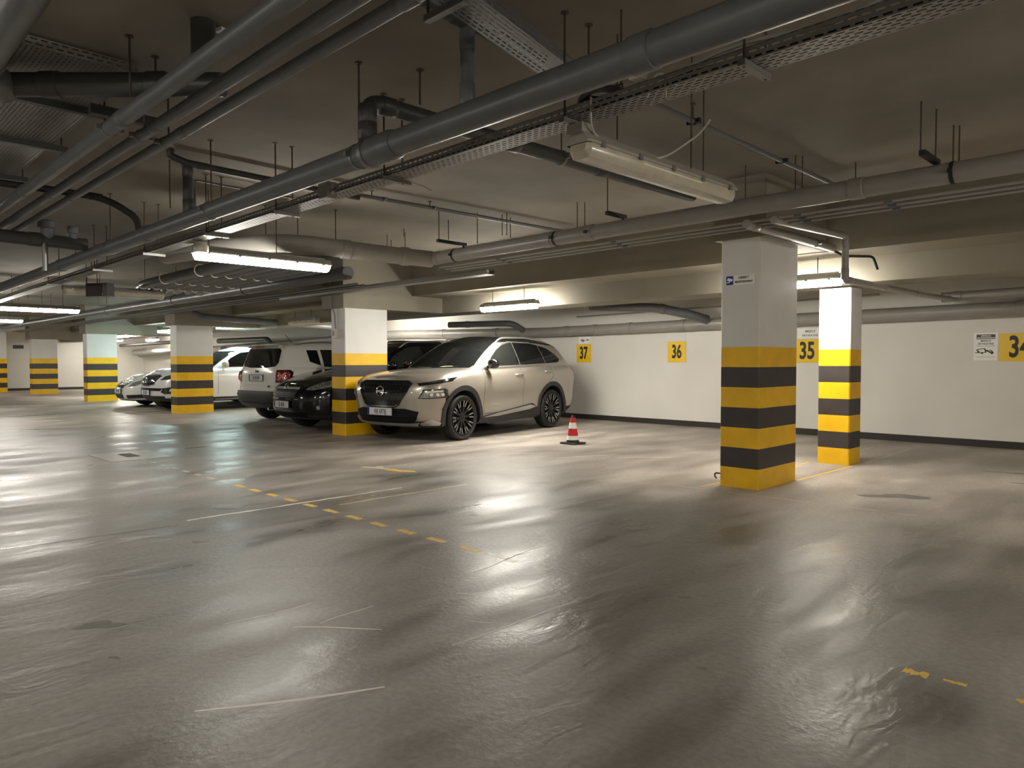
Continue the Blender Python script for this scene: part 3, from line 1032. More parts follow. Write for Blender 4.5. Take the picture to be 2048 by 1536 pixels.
# front end
gr = c.patch('grille', [(-.52, .945), (-.47, .80), (-.33, .60), (-.27, .575), (.27, .575), (.33, .60), (.47, .80), (.52, .945), (.45, .97), (-.45, .97)], 0, M_PIANO, .012, .05)
c.patch('grille_surround', [(-.56, .93), (-.505, .80), (-.36, .588), (-.28, .548), (.28, .548), (.36, .588), (.505, .80), (.56, .93), (.525, .93), (.475, .80), (.335, .600), (.27, .572), (-.27, .572), (-.335, .600), (-.475, .80), (-.525, .93)], 0, M_PIANO, .020, .05)
c.patch('grille_surround', [(-.345, .592), (-.28, .562), (.28, .562), (.345, .592), (.335, .598), (.27, .571), (-.27, .571), (-.335, .598)], 0, M_CHROME, .026, .05, skirt=.01)
bm = bmesh.new()
bm.from_mesh(gr.data)
gr.data.materials.append(mat('dark_chrome', (.12, .12, .12), .2, metal=1))
for r in range(6):
    for q in range(-6, 7):
        h, z = q * .066 + (r % 2) * .033, .635 + r * .055
        if abs(h) < .27 + r * .035 and not (abs(h) < .10 and .70 < z < .90):
            loc, d, hv = c.hit(h, z, 0)
            add_box(bm, loc + d * .018, (.012, .030, .006), 0, 1)
bm.to_mesh(gr.data)
bm.free()
c.badge_ring(0, .80, 0, .072, M_CHROME, 'bar', .03)
for sg in (1, -1):
    A = 24 * sg
    def fp(poly): return [(h * sg, z) for h, z in (poly if sg > 0 else poly[::-1])]
    c.patch('daytime_running_lamp', fp([(.20, .925), (.45, .960), (.70, 1.005), (.79, 1.018), (.725, .952), (.55, .925), (.24, .885)]), 35 * sg, M_PIANO, .008, .05)
    c.patch('lamp_strip', fp([(.30, .930), (.62, .972), (.68, .982), (.65, .962), (.45, .935)]), 35 * sg, M_LENSD, .013, .05, skirt=.01)
    c.patch('headlamp_bezel', fp([(.26, .690), (.34, .83), (.66, .845), (.70, .82), (.71, .56), (.60, .515), (.62, .54), (.67, .60), (.66, .70), (.42, .688)]), 32 * sg, M_PIANO, .007, .05)
    c.patch('headlamp', fp([(.29, .702), (.36, .815), (.64, .828), (.655, .72), (.45, .702)]), 32 * sg, M_LENS, .013, .05)
    c.patch('headlamp_strip', fp([(.37, .798), (.63, .812), (.63, .795), (.38, .782)]), 32 * sg, M_LENSW, .018, .05, skirt=.01)
    for hh in (.47, .56, .63):
        c.patch('headlamp_projector', fp([(hh + .024 * math.cos(a * PI / 5), .752 + .024 * math.sin(a * PI / 5)) for a in range(10)]), 32 * sg, M_LENSW, .020, .05, skirt=.01)
    c.patch('bumper_corner_trim', fp([(.55, .30), (.60, .36), (.83, .40), (.83, .24), (.58, .24)]), 38 * sg, c.clad, .012, .05)
    c.patch('skid_wing', fp([(.30, .305), (.50, .375), (.66, .300), (.62, .268), (.34, .268)]), 30 * sg, M_SILV, .028, .04)
c.patch('lower_grille', [(-.66, .49), (-.60, .36), (-.52, .315), (.52, .315), (.60, .36), (.66, .49), (.45, .535), (-.45, .535)], 0, mat('grille_black', (.006, .006, .007), .6, spec=.2), .009, .05)
for z in (.345, .375, .41, .44):
    c.patch('lower_grille_bar', [(-.50, z), (.50, z), (.50, z + .008), (-.50, z + .008)], 0, c.clad, .018, .06)
c.patch('skid_plate', [(-.62, .315), (-.55, .25), (.55, .25), (.62, .315), (.48, .300), (-.48, .300)], 0, M_SILV, .026, .05)
c.plate('KK 6973J', -.02, .485, 0, off=.035)
c.side('side_badge', [(.60, .53), (.36, .535), (.36, .525), (.60, .520)], M_CHROME, 1, off=.003, skirt=.002)
# rear end
for sg in (1, -1):
    c.patch('tail_lamp', [(h * sg, z) for h, z in [(-.15, 1.06), (.40, 1.10), (.44, 1.155), (-.15, 1.17)]][::sg], 180 - 50 * sg, M_REDL, .010, .05)
c.patch('roof_spoiler', [(-.55, 1.555), (.55, 1.555), (.52, 1.60), (-.52, 1.60)], 180, M_PIANO, .06, .08)
c.patch('windscreen_sticker', [(.18, 1.165), (.34, 1.165), (.34, 1.185), (.18, 1.185)], 0, mat('yellow_paper', (.5, .48, .25), .6), .009, .05, skirt=.003)
c.wheels(10, M_RIM, M_TIP)

# ---- black crossover behind the middle pillar
P2 = mat('black_metallic', (.005, .005, .006), .12, coat=.6, spec=.35)
S2 = dict(W=1.85, ax=(1.353, -1.353), rw=.36, rim=.235, Ra=.42, df=.62, dr=.34, nf=2.5, nr=3.2, kclad=2,
          xf=[(0, 2.08), (.1, 2.19), (.3, 2.25), (.55, 2.26), (.78, 2.24), (.92, 2.19), (1, 2.06)],
          xr=[(0, -2.15), (.12, -2.25), (.4, -2.32), (.75, -2.30), (1, -2.2)],
          w=[(0, .83), (.08, .88), (.3, .91), (.6, .925), (.8, .915), (.9, .89), (.96, .86), (1, .82)],
          zb=[(-2.4, .34), (-1, .22), (1, .22), (2.3, .24)],
          zs=[(-2.4, 1.14), (-1, 1.13), (.7, 1.10), (1.1, 1.085), (1.6, .985), (1.95, .885), (2.3, .80)],
          crown=lambda x: .045 if x > .6 else .03,
          g=dict(xf=[(0, 1.0), (.5, .60), (.9, .15), (1, -.08)], xr=[(0, -2.2), (.5, -2.08), (.85, -1.92), (1, -1.75)],
                 w=[(0, .84), (.3, .79), (.7, .70), (.9, .65), (1, .56)], df=.30, dr=.28,
                 zr=[(-2.1, 1.53), (-1.5, 1.62), (-.6, 1.66), (0, 1.65), (.4, 1.62), (1.2, 1.56)], crown=.035))
c = Car(S2, 'car', 'black crossover car half hidden behind the pillar, nose to the aisle', (-12.04, 8.5, 0), math.radians(-90), P2)
c.patch('windscreen', [(-.68, 1.12), (.68, 1.12), (.58, 1.57), (-.58, 1.57)], 0, M_GLASSL, .005, .08, .03)
for sg in (1, -1):
    c.side('front_window', [(.66, 1.14), (.36, 1.38), (.05, 1.53), (-.28, 1.56), (-.36, 1.15)], M_GLASSL, sg, off=.005)
    c.side('rear_side_window', [(-.42, 1.15), (-.34, 1.56), (-1.0, 1.54), (-1.3, 1.48), (-1.4, 1.18)], M_GLASS, sg, off=.005)
    c.side('front_window_trim', [(.74, 1.125), (-1.5, 1.155), (-1.5, 1.14), (.74, 1.105)], M_CHROME, sg, off=.008, skirt=.01)
    c.mirror(.55, 1.17, sg, M_PIANO)
    c.rail(sg, [(.18, .60, -.02), (.0, .605, .05), (-.9, .605, .05), (-1.4, .60, .035), (-1.6, .60, -.02)], .016, M_SILV)
    def fp(poly): return [(h * sg, z) for h, z in (poly if sg > 0 else poly[::-1])]
    c.patch('headlamp', fp([(.22, .765), (.30, .835), (.55, .92), (.74, .965), (.72, .85), (.60, .80), (.38, .76)]), 30 * sg, M_LENS, .010, .05)
    c.patch('headlamp_projector', fp([(.60 + .035 * math.cos(a * PI / 5), .87 + .03 * math.sin(a * PI / 5)) for a in range(10)]), 30 * sg, M_TIP, .016, .05, skirt=.01)
    c.patch('fog_lamp', fp([(.50 + .032 * math.cos(a * PI / 6), .455 + .036 * math.sin(a * PI / 6)) for a in range(12)]), 28 * sg, M_TIP, .012, .05)
    c.handle(-.22, .98, sg, M_CHROME)
c.patch('grille', [(-.42, .80), (-.36, .62), (.36, .62), (.42, .80), (.40, .84), (-.40, .84)], 0, mat('grille_black', (.006, .006, .007), .6, spec=.2), .008, .05)
for z in (.63, .665, .70):
    c.patch('grille_bar', [(-.37, z), (.37, z), (.37, z + .009), (-.37, z + .009)], 0, c.clad, .016, .06)
c.patch('grille_chrome_bar', [(-.40, .775), (.40, .775), (.38, .812), (-.38, .812)], 0, mat('bright_chrome', (.85, .85, .83), .3, metal=.5), .022, .05)
c.badge_ring(0, .805, 0, .058, M_CHROME, [[(-1, .12), (.15, .22), (.15, -.02), (-1, -.06)], [(1, -.12), (-.15, -.22), (-.15, .02), (1, .06)]], .04)
c.patch('lower_grille', [(-.60, .36), (.60, .36), (.55, .27), (-.55, .27)], 0, mat('grille_black', (.006, .006, .007), .6, spec=.2), .009, .05)
for h0, h1 in ((-.36, -.22), (.10, .24), (.36, .44)):
    c.patch('bumper_chrome_strip', [(h0, .595), (h1, .595), (h1, .605), (h0, .605)], 0, M_CHROME, .012, .05, skirt=.01)
c.plate('SL 4L83', -.03, .50, 0, off=.03)
for ax in S2['ax']:
    c.arch(ax, .422, .48, c.clad)
c.wheels(5, M_RIMS, M_RIMS)

# ---- boxy white off-road style car showing its tail
P3 = mat('white_gloss_paint', (.84, .82, .75), .22, coat=1.)
S3 = dict(W=1.805, ax=(1.285, -1.285), rw=.345, rim=.225, Ra=.415, df=.36, dr=.30, nf=3.0, nr=3.4, kclad=3,
          xf=[(0, 1.92), (.15, 2.06), (.5, 2.12), (.85, 2.08), (1, 1.98)],
          xr=[(0, -1.93), (.10, -2.06), (.30, -2.10), (.55, -2.07), (.8, -2.06), (1, -2.02)],
          w=[(0, .80), (.08, .86), (.3, .895), (.6, .90), (.82, .895), (.92, .87), (1, .81)],
          zb=[(-2.2, .33), (-1.6, .26), (1, .22), (2.2, .25)],
          zs=[(-2.2, 1.17), (-1.4, 1.17), (-.8, 1.12), (.6, 1.08), (1.2, 1.06), (2.1, .98)],
          crown=lambda x: .04,
          g=dict(xf=[(0, .95), (.5, .66), (.9, .35), (1, .15)], xr=[(0, -2.03), (.5, -1.96), (.9, -1.89), (1, -1.80)],
                 w=[(0, .835), (.3, .80), (.7, .735), (.9, .695), (1, .62)], df=.25, dr=.26, nr=3.6,
                 zr=[(-2.0, 1.595), (-1.5, 1.625), (-.6, 1.65), (.2, 1.64), (1, 1.60)], crown=.03))
c = Car(S3, 'car', 'boxy white off-road style car parked nose-in, showing its tail', (-14.5, 8.9, 0), math.radians(94.5), P3)
c.patch('rear_window', [(-.60, 1.165), (-.30, 1.135), (.30, 1.135), (.60, 1.165), (.66, 1.24), (.63, 1.48), (.58, 1.53), (-.58, 1.53), (-.63, 1.48), (-.66, 1.24)], 180, M_GLASS, .010, .06)
c.patch('windscreen', [(-.66, 1.12), (.66, 1.12), (.6, 1.58), (-.6, 1.58)], 0, M_GLASS, .005, .08, .03)
c.patch('roof_spoiler', [(-.60, 1.55), (.60, 1.55), (.56, 1.592), (-.56, 1.592)], 180, P3, .10, .08)
c.patch('brake_lamp', [(-.16, 1.556), (.16, 1.556), (.16, 1.572), (-.16, 1.572)], 180, M_REDL, .108, .08, skirt=.01)
for sg in (1, -1):
    c.side('rear_quarter_window', [(-1.32, 1.26), (-1.06, 1.175), (-1.10, 1.50), (-1.36, 1.50)], M_GLASS, sg, off=.006)
    c.side('rear_side_window', [(-.98, 1.155), (-.22, 1.12), (-.25, 1.51), (-1.02, 1.51)], M_GLASSL, sg, off=.006)
    c.side('front_window', [(-.14, 1.12), (.62, 1.12), (.36, 1.45), (.2, 1.51), (-.17, 1.51)], M_GLASS, sg, off=.006)
    c.rail(sg, [(.35, .64, -.01), (.2, .645, .04), (-.9, .645, .045), (-1.35, .64, .03), (-1.6, .64, -.02)], .02, M_SILV)
    A = 180 - 30 * sg
    poly = [(.42, .86), (.44, 1.065), (.66, 1.08), (.705, 1.04), (.70, .95), (.63, .865)]
    P = [(-h * sg, z) for h, z in poly]
    def rp(poly): return [(-h * sg, z) for h, z in (poly[::-1] if sg > 0 else poly)]
    c.patch('tail_lamp_housing', rp([(.36, .835), (.375, 1.09), (.64, 1.095), (.69, 1.05), (.68, .93), (.59, .845)]), A, M_PIANO, .018, .05)
    c.patch('tail_lamp', rp([(.395, .865), (.405, 1.06), (.62, 1.068), (.66, 1.03), (.65, .94), (.575, .872)]), A, M_REDL, .034, .05)
    for q in (1, -1):
        c.patch('tail_lamp_cross', rp([(.425, .965 - q * .07), (.46, .965 - q * .085), (.61, .965 + q * .07), (.58, .965 + q * .085)]), A, mat('tail_lamp_pale', (.62, .30, .22), .2), .044, .05, skirt=.006)
    c.patch('rear_reflector', rp([(.46, .55), (.46, .60), (.56, .60), (.56, .55)]), A, mat('reflector_pink', (.55, .22, .24), .2), .052, .05)
c.patch('rear_bumper', [(-.80, .34), (-.84, .45), (-.84, .60), (-.78, .66), (.78, .66), (.84, .60), (.84, .45), (.80, .34), (.5, .29), (-.5, .29)], 180, c.clad, .045, .06)
c.patch('bumper_lip', [(-.56, .40), (.56, .40), (.50, .32), (-.50, .32)], 180, mat('bumper_grey', (.05, .05, .05), .45), .06, .06)
c.patch('plate_recess', [(-.30, .835), (-.28, 1.01), (.28, 1.01), (.30, .835)], 180, P3, .012, .06)
c.plate('ER 0H599', 0, .925, 180, off=.022, w=.52)
t_ = text_obj('badge', 'Jeep', .075, Matrix.Identity(4), M_BLK, c.t, depth=.003, bold=.002)
loc, d, hv = c.hit(0, 1.065, 180)
MM = Matrix((hv, Vector((0, 0, 1)), d)).transposed().to_4x4(); MM.translation = loc + d * .006
t_.data.transform(MM)
t_ = text_obj('badge', '4x4', .06, Matrix.Identity(4), M_BLK, c.t, depth=.003, bold=.002)
loc, d, hv = c.hit(.46, .755, 180)
MM = Matrix((hv, Vector((0, 0, 1)), d)).transposed().to_4x4(); MM.translation = loc + d * .006
t_.data.transform(MM)
c.patch('tailgate_crease', [(-.64, .79), (.64, .79), (.64, .775), (-.64, .775)], 180, P3, .012, .06)
bm = bmesh.new(); sweep(bm, [(-1.25, -.05, 1.66), (-1.42, -.05, 1.84)], [.008, .004], 8)
obj('aerial', bm, M_BLK, c.t)
for ax in S3['ax']:
    c.arch(ax, .417, .485, c.clad)
c.wheels(5, M_RIMS, M_RIMS)
bm = bmesh.new(); sweep(bm, [(-1.9, -.45, .30), (-2.08, -.45, .30)], .03, 10)
obj('exhaust_pipe', bm, M_CHROME, c.t)

# ---- silver sport utility beyond the third pillar
P4 = mat('silver_white_paint', (.74, .74, .75), .28, metal=.1, coat=1.)
S4 = dict(W=1.83, ax=(1.325, -1.325), rw=.36, rim=.235, Ra=.42, df=.58, dr=.34, nf=2.5, nr=3.2, kclad=2,
          xf=[(0, 2.05), (.1, 2.15), (.3, 2.21), (.55, 2.22), (.78, 2.19), (.92, 2.12), (1, 1.98)],
          xr=[(0, -2.05), (.2, -2.17), (.6, -2.2), (1, -2.1)],
          w=[(0, .82), (.08, .88), (.3, .905), (.6, .915), (.8, .905), (.9, .88), (.96, .85), (1, .81)],
          zb=[(-2.4, .34), (-1, .24), (1, .24), (2.3, .26)],
          zs=[(-2.4, 1.16), (-1, 1.12), (.7, 1.08), (1.1, 1.07), (1.6, 1.03), (1.95, .97), (2.3, .91)],
          crown=lambda x: .07 if x > .6 else .03,
          g=dict(xf=[(0, 1.0), (.5, .60), (.9, .18), (1, -.05)], xr=[(0, -2.08), (.5, -1.98), (.85, -1.85), (1, -1.68)],
                 w=[(0, .83), (.3, .785), (.7, .70), (.9, .65), (1, .56)], df=.30, dr=.28,
                 zr=[(-2.1, 1.53), (-1.5, 1.61), (-.6, 1.645), (0, 1.635), (.4, 1.60), (1.2, 1.55)], crown=.035))
c = Car(S4, 'car', 'silver sport utility car partly hidden by a striped pillar, dark grille visible', (-19.66, 8.62, 0), math.radians(-88), P4)
c.patch('windscreen', [(-.67, 1.11), (.67, 1.11), (.57, 1.55), (-.57, 1.55)], 0, M_GLASS, .005, .08, .03)
for sg in (1, -1):
    c.side('front_window', [(.62, 1.12), (.34, 1.36), (.05, 1.50), (-.30, 1.54), (-.40, 1.13)], M_GLASS, sg, off=.005)
    c.side('rear_side_window', [(-.47, 1.135), (-.37, 1.54), (-1.0, 1.52), (-1.4, 1.44), (-1.5, 1.18)], M_GLASS, sg, off=.005)
    c.mirror(.56, 1.18, sg, P4, size=1.1)
    c.handle(-.28, .98, sg, P4)
    c.seam([(.74, 1.08), (.76, .9), (.76, .40)], sg=sg)
    c.seam([(-.43, 1.10), (-.45, .9), (-.45, .40)], sg=sg)
    c.side('side_step', [(.85, .27), (.85, .30), (-.85, .30), (-.85, .27)], M_SILV, sg, off=.05)
    def fp(poly): return [(h * sg, z) for h, z in (poly if sg > 0 else poly[::-1])]
    c.patch('headlamp', fp([(.26, .80), (.38, .90), (.66, .965), (.74, .97), (.70, .86), (.50, .82)]), 30 * sg, M_LENSD, .010, .05)
    c.patch('fog_lamp_recess', fp([(.30, .50), (.36, .60), (.68, .64), (.68, .47), (.40, .45)]), 30 * sg, M_PIANO, .010, .05)
    c.patch('fog_lamp', fp([(.52, .52), (.54, .575), (.62, .58), (.62, .52)]), 30 * sg, M_LENSW, .016, .05)
c.patch('grille', [(-.55, .90), (-.42, .72), (-.15, .665), (.15, .665), (.42, .72), (.55, .90), (.40, .935), (-.40, .935)], 0, M_PIANO, .012, .05)
for z in (.73, .77, .81, .85, .89):
    c.patch('grille_bar', [(-.40, z), (.40, z), (.40, z + .008), (-.40, z + .008)], 0, M_RIM, .018, .06)
c.patch('grille_chrome', [(-.46, .70), (-.15, .648), (.15, .648), (.46, .70), (.42, .715), (.15, .665), (-.15, .665), (-.42, .715)], 0, M_CHROME, .02, .05)
c.badge_ring(0, .80, 0, .06, M_CHROME, 'bar', .03)
c.patch('lower_grille', [(-.68, .60), (-.62, .53), (.62, .53), (.68, .60)], 0, M_PIANO, .012, .05)
c.patch('bumper_skirt', [(-.70, .40), (.70, .40), (.64, .26), (-.64, .26)], 0, c.clad, .014, .05)
c.plate('KR 5J218', -.02, .485, 0, off=.03)
c.wheels(5, M_RIMS, M_RIMS)

# ---- white saloon farthest away
P5 = mat('white_saloon_paint', (.80, .79, .76), .25, coat=1.)
S5 = dict(W=1.82, ax=(1.355, -1.355), rw=.318, rim=.21, Ra=.37, df=.55, dr=.4, nf=2.4, nr=3, kclad=1,
          xf=[(0, 2.18), (.1, 2.26), (.4, 2.31), (.7, 2.28), (.88, 2.15), (1, 1.95)],
          xr=[(0, -2.25), (.2, -2.38), (.7, -2.42), (1, -2.3)],
          w=[(0, .80), (.1, .86), (.4, .90), (.75, .91), (.9, .87), (1, .79)],
          zb=[(-2.4, .27), (-1, .18), (1, .18), (2.3, .19)],
          zs=[(-2.4, 1.03), (-1, .97), (.7, .94), (1.1, .92), (1.6, .87), (1.95, .79), (2.3, .70)],
          crown=lambda x: .07,
          g=dict(xf=[(0, 1.05), (.5, .55), (.9, .12), (1, -.05)], xr=[(0, -1.95), (.5, -1.45), (.9, -1.1), (1, -.95)],
                 w=[(0, .81), (.3, .75), (.7, .66), (.9, .61), (1, .52)], df=.3, dr=.3,
                 zr=[(-2.1, 1.30), (-1.2, 1.40), (-.4, 1.45), (.1, 1.43), (.6, 1.38), (1.2, 1.30)], crown=.035))
c = Car(S5, 'car', 'white saloon car, low nose showing between the pillar and the silver car', (-21.9, 8.75, 0), math.radians(-90), P5)
c.patch('windscreen', [(-.64, .97), (.64, .97), (.53, 1.36), (-.53, 1.36)], 0, M_GLASS, .005, .08, .03)
for sg in (1, -1):
    c.side('front_window', [(.55, .98), (.3, 1.18), (.0, 1.33), (-.3, 1.36), (-.36, 1.0)], M_GLASS, sg, off=.005)
    c.side('rear_side_window', [(-.43, 1.0), (-.37, 1.36), (-.9, 1.28), (-1.2, 1.05)], M_GLASS, sg, off=.005)
    c.mirror(.55, 1.02, sg, P5)
    def fp(poly): return [(h * sg, z) for h, z in (poly if sg > 0 else poly[::-1])]
    c.patch('headlamp', fp([(.16, .58), (.22, .69), (.50, .775), (.62, .77), (.56, .66), (.40, .60)]), 28 * sg, M_LENS, .010, .05)
    c.patch('lower_grille', fp([(.24, .25), (.24, .35), (.70, .37), (.72, .27)]), 18 * sg, M_BLK, .010, .05)
    c.handle(-.22, .82, sg, P5)
c.patch('grille', [(-.34, .72), (-.27, .54), (.27, .54), (.34, .72), (.30, .745), (-.30, .745)], 0, M_PIANO, .010, .05)
for z in (.57, .61, .65, .69):
    c.patch('grille_bar', [(-.29, z), (.29, z), (.29, z + .009), (-.29, z + .009)], 0, M_CHROME, .018, .06)
c.patch('grille_chrome', [(-.28, .545), (-.27, .525), (.27, .525), (.28, .545)], 0, M_CHROME, .02, .05)
c.patch('lower_grille', [(-.28, .37), (.28, .37), (.27, .25), (-.27, .25)], 0, M_BLK, .010, .05)
c.badge_ring(0, .64, 0, .07, M_CHROME, [[(-.6, .6), (-.4, .6), (0, -.7), (-.15, -.7)], [(.6, .6), (.4, .6), (0, -.7), (.15, -.7)]], .03)
c.plate('KRA 6M21', -.02, .46, 0, off=.03)
c.wheels(7, M_RIMS, M_RIMS)

# ------------------------------------------------------------------ pipes and other services
def ring(bm, c, ax, r, w, t):
    """a flat band (coupling, clamp) round a pipe at point c, pipe direction ax"""
    ax = Vector(ax).normalized()
    sweep(bm, [Vector(c) - ax * w / 2, Vector(c) + ax * w / 2], r + t, 20)

def pipe(name, label, pts, r, m, rad=None, couplings=(), clamps=(), rods=(), seg=18, group=None, cm=None, cat='pipe', flanges=()):
    """couplings / clamps: (segment index, distance along it); rods: (x, y, z) points from which a rod climbs to the ceiling"""
    rad = r * 2.2 if rad is None else rad
    o = obj(name, tube(pts, r, seg, rad), m, None, True)
    tag(o, label, cat, group)
    V = [Vector(p) for p in pts]
    def at_(i, d):
        a, b = V[i], V[i + 1]
        t = (b - a).normalized()
        return a + t * d, t
    for i, d in couplings:
        p, t = at_(i, d)
        bm = bmesh.new()
        sweep(bm, [p - t * .055, p - t * .05, p + t * .05, p + t * .055], [r * 1.02, r * 1.10, r * 1.10, r * 1.02], seg)
        obj('coupling', bm, m, o, True)
    for i, d in clamps:
        p, t = at_(i, d)
        bm = bmesh.new()
        ring(bm, p, t, r, .025, .005)
        side = t.cross(Vector((0, 0, 1))).normalized()
        up = side.cross(t)
        for s in (1, -1):
            add_box(bm, p + side * s * (r + .018), (.028, .028, .03))
        obj('pipe_clamp', bm, cm or M_STEEL, o, True)
    for x, y, z in rods:
        bm = bmesh.new()
        sweep(bm, [(x, y, z), (x, y, ZC + .004)], .006, 6)
        lathe(bm, [(0, ZC - .006), (.022, ZC - .006), (.022, ZC), (0, ZC)], 10, 'Z', (x, y, 0))
        obj('hanger_rod', bm, M_ROD, o)
    return o

# main drain run above the cable tray
x1 = pipe('drain_pipe', 'large grey drain pipe crossing the whole ceiling above the long cable tray', [(-30, 2.46, 2.44), (.6, 2.45, 2.50)], .072, M_PVC, 0,
     couplings=[(0, 28.3), (0, 19.5), (0, 22.6)], clamps=[(0, 26.25), (0, 24.1), (0, 21.5)], rods=[(-3.75, 2.452, 2.57), (-5.9, 2.45, 2.56), (-8.5, 2.45, 2.55)])
# big socket joint with its bracket next to the first riser
bm = bmesh.new()
sweep(bm, [(-3.66, 2.452, 2.49), (-3.62, 2.452, 2.49), (-3.40, 2.451, 2.49), (-3.36, 2.451, 2.49)], [.076, .085, .085, .074], 24)
obj('pipe_socket', bm, M_PVC, x1, True)
bm = bmesh.new()
ring(bm, (-3.63, 2.452, 2.49), (1, 0, 0), .085, .035, .007)
add_box(bm, (-3.63, 2.40, 2.585), (.04, .05, .05))
obj('pipe_clamp', bm, M_STEEL, x1, True)
# riser 1 + branch to the far side
pipe('branch_pipe', 'dark branch pipe with a big elbow rising from the main drain', [(-3.66, 2.452, 2.55), (-3.66, 2.452, 2.80), (-3.62, 6.0, 2.80)], .052, M_PVCD, .10, couplings=[(0, .07), (0, .17), (1, .14), (1, 1.2), (1, 2.2)], clamps=[(1, 1.72)], rods=[(-3.64, 4.17, 2.86), (-3.58, 2.78, 2.84)])
# riser 2 under the cross tray
o = pipe('branch_pipe', 'vertical grey branch pipe joining the main drain below the cross tray', [(-2.77, 2.452, 2.55), (-2.77, 2.452, 2.93)], .036, M_PVC, 0, couplings=[(0, .06), (0, .33)])
pipe('branch_pipe', 'dark pipe under the ceiling, behind the short cross tray', [(-2.72, 1.9, 2.975), (-2.77, 2.45, 2.965), (-2.80, 3.05, 2.955)], .036, M_PVCD, 0, couplings=[(0, .5)])
# far tee and riser
pipe('branch_pipe', 'upright dark pipe with a tee, left of the middle of the ceiling', [(-6.43, 2.47, 2.53), (-6.43, 2.47, 2.95)], .042, M_PVCD, 0, couplings=[(0, .08), (0, .38)], rods=[(-6.6, 2.38, 2.6)])
pipe('branch_pipe', 'thin dark pipe running from the tee towards the parked cars', [(-6.36, 2.30, ZC + .004), (-6.36, 2.30, 2.99), (-6.40, 2.46, 2.965), (-6.44, 3.6, 2.96), (-6.44, 4.2, 2.955)], .03, M_PVCD, .05, couplings=[(2, .02), (2, .12)])
# three parallel pipes on the left
for nm, y, r, d, lab in (('A', 1.46, .047, 0, 'thickest and leftmost of the three parallel grey pipes at upper left'), ('B', 1.655, .037, .0, 'middle one of the three parallel grey pipes at upper left'), ('C', 1.815, .033, .0, 'thinnest and rightmost of the three parallel grey pipes at upper left')):
    pipe('heating_pipe', lab, [(-24, y, 2.715), (.4, y, 2.735)], r, M_PVC, 0, couplings=[(0, 19.2), (0, 21.6), (0, 16.6)], clamps=[(0, 18.95 - .03 * ord(nm) + 1.95)], rods=[(-4.98 - .03 * ord(nm) + 1.95, y, 2.76)] if nm != 'A' else [(-4.33, 1.36, 2.72)], group='parallel pipes at upper left')
# diagonal pipe, its riser and the corner pipe
pipe('waste_pipe', 'stout dark pipe crossing behind the three parallel pipes at upper left', [(-5.12, .92, 2.88), (-4.22, 1.83, 2.88)], .068, M_PVCD, 0, couplings=[(0, .28), (0, .9)], rods=[(-4.52, 1.56, 2.92)])
pipe('waste_pipe', 'dark stub pipe dropping out of the ceiling at upper left', [(-3.88, 1.58, ZC + .004), (-3.88, 1.58, 2.87)], .062, M_PVCD, 0)
pipe('waste_pipe', 'fat grey pipe in the top left corner, nearest the camera', [(1.5, .74, 2.872), (-4.90, .76, 2.872), (-5.14, .92, 2.872)], .095, M_PVC, .15, couplings=[(0, 4.2), (0, 6.2)])
# square duct, black curved pipe, valve set on the left
t = tag(obj('square_duct', box((-5.28, 1.62, 2.90), (.065, .42, .06)), M_PVCD), 'short dark square duct behind the three parallel pipes', 'duct')
pipe('insulated_pipe', 'black pipe that curves down into the main drain at left', [(-7.72, .4, 2.82), (-7.60, 1.7, 2.82), (-7.56, 2.15, 2.80), (-7.58, 2.42, 2.66), (-7.6, 2.45, 2.52)], .032, M_BLK, .25, couplings=[(1, .36)], rods=[(-7.7, .95, 2.85)])
o = pipe('valve_manifold', 'dark pipe with two upright valves at the left edge', [(-9.12, -.6, 2.60), (-9.20, 2.40, 2.58)], .07, M_PVCD, 0, couplings=[(0, 2.0), (0, 2.5)], cat='valve', rods=[(-9.15, 1.2, 2.65)])
for y, r, z1 in ((2.02, .085, 2.80), (2.27, .055, 2.77)):
    bm = bmesh.new()
    lathe(bm, [(0, 2.6), (r * .8, 2.6), (r * .8, z1 - .09), (r * 1.1, z1 - .08), (r * 1.1, z1 - .01), (r * .9, z1), (0, z1)], 20, 'Z', (-9.19, y, 0))
    obj('valve_body', bm, M_PVC, o, True)
pipe('drop_pipe', 'thin shiny vertical pipe hanging below the valve set at left', [(-9.15, 1.98, 2.55), (-9.15, 1.98, 2.25)], .022, M_STEEL, 0, seg=10)

# second long run, in front of the pillars, with conduits slung beneath
x2 = pipe('drain_pipe', 'long grey drain pipe hanging in front of the nearest pillar on the right', [(-7.34, 5.87, 2.575), (1.5, 5.86, 2.60)], .0755, M_PVCL, 0,
     couplings=[(0, .12), (0, 5.25), (0, 2.62), (0, 2.05)], clamps=[(0, .48), (0, 2.15), (0, 2.62), (0, 5.9)], cm=M_BLK)
for x, y0 in ((-6.72, 5.47), (-4.33, 5.62), (-1.57, 5.55)):
    bm = bmesh.new()
    add_box(bm, (x + .02, (y0 + 5.88) / 2, 2.69), (.04, 5.92 - y0, .035))
    obj('support_arm', bm, M_BLK, x2)
    bm = bmesh.new()
    sweep(bm, [(x, y0 + .02, 2.68), (x, y0 + .02, ZC + .004)], .006, 6)
    obj('hanger_rod', bm, M_ROD, x2)
    bm = bmesh.new()
    sweep(bm, [(x + .02, 5.86, 2.64), (x + .02, 5.86, 2.70)], .012, 6)
    obj('clamp_stem', bm, M_BLK, x2)
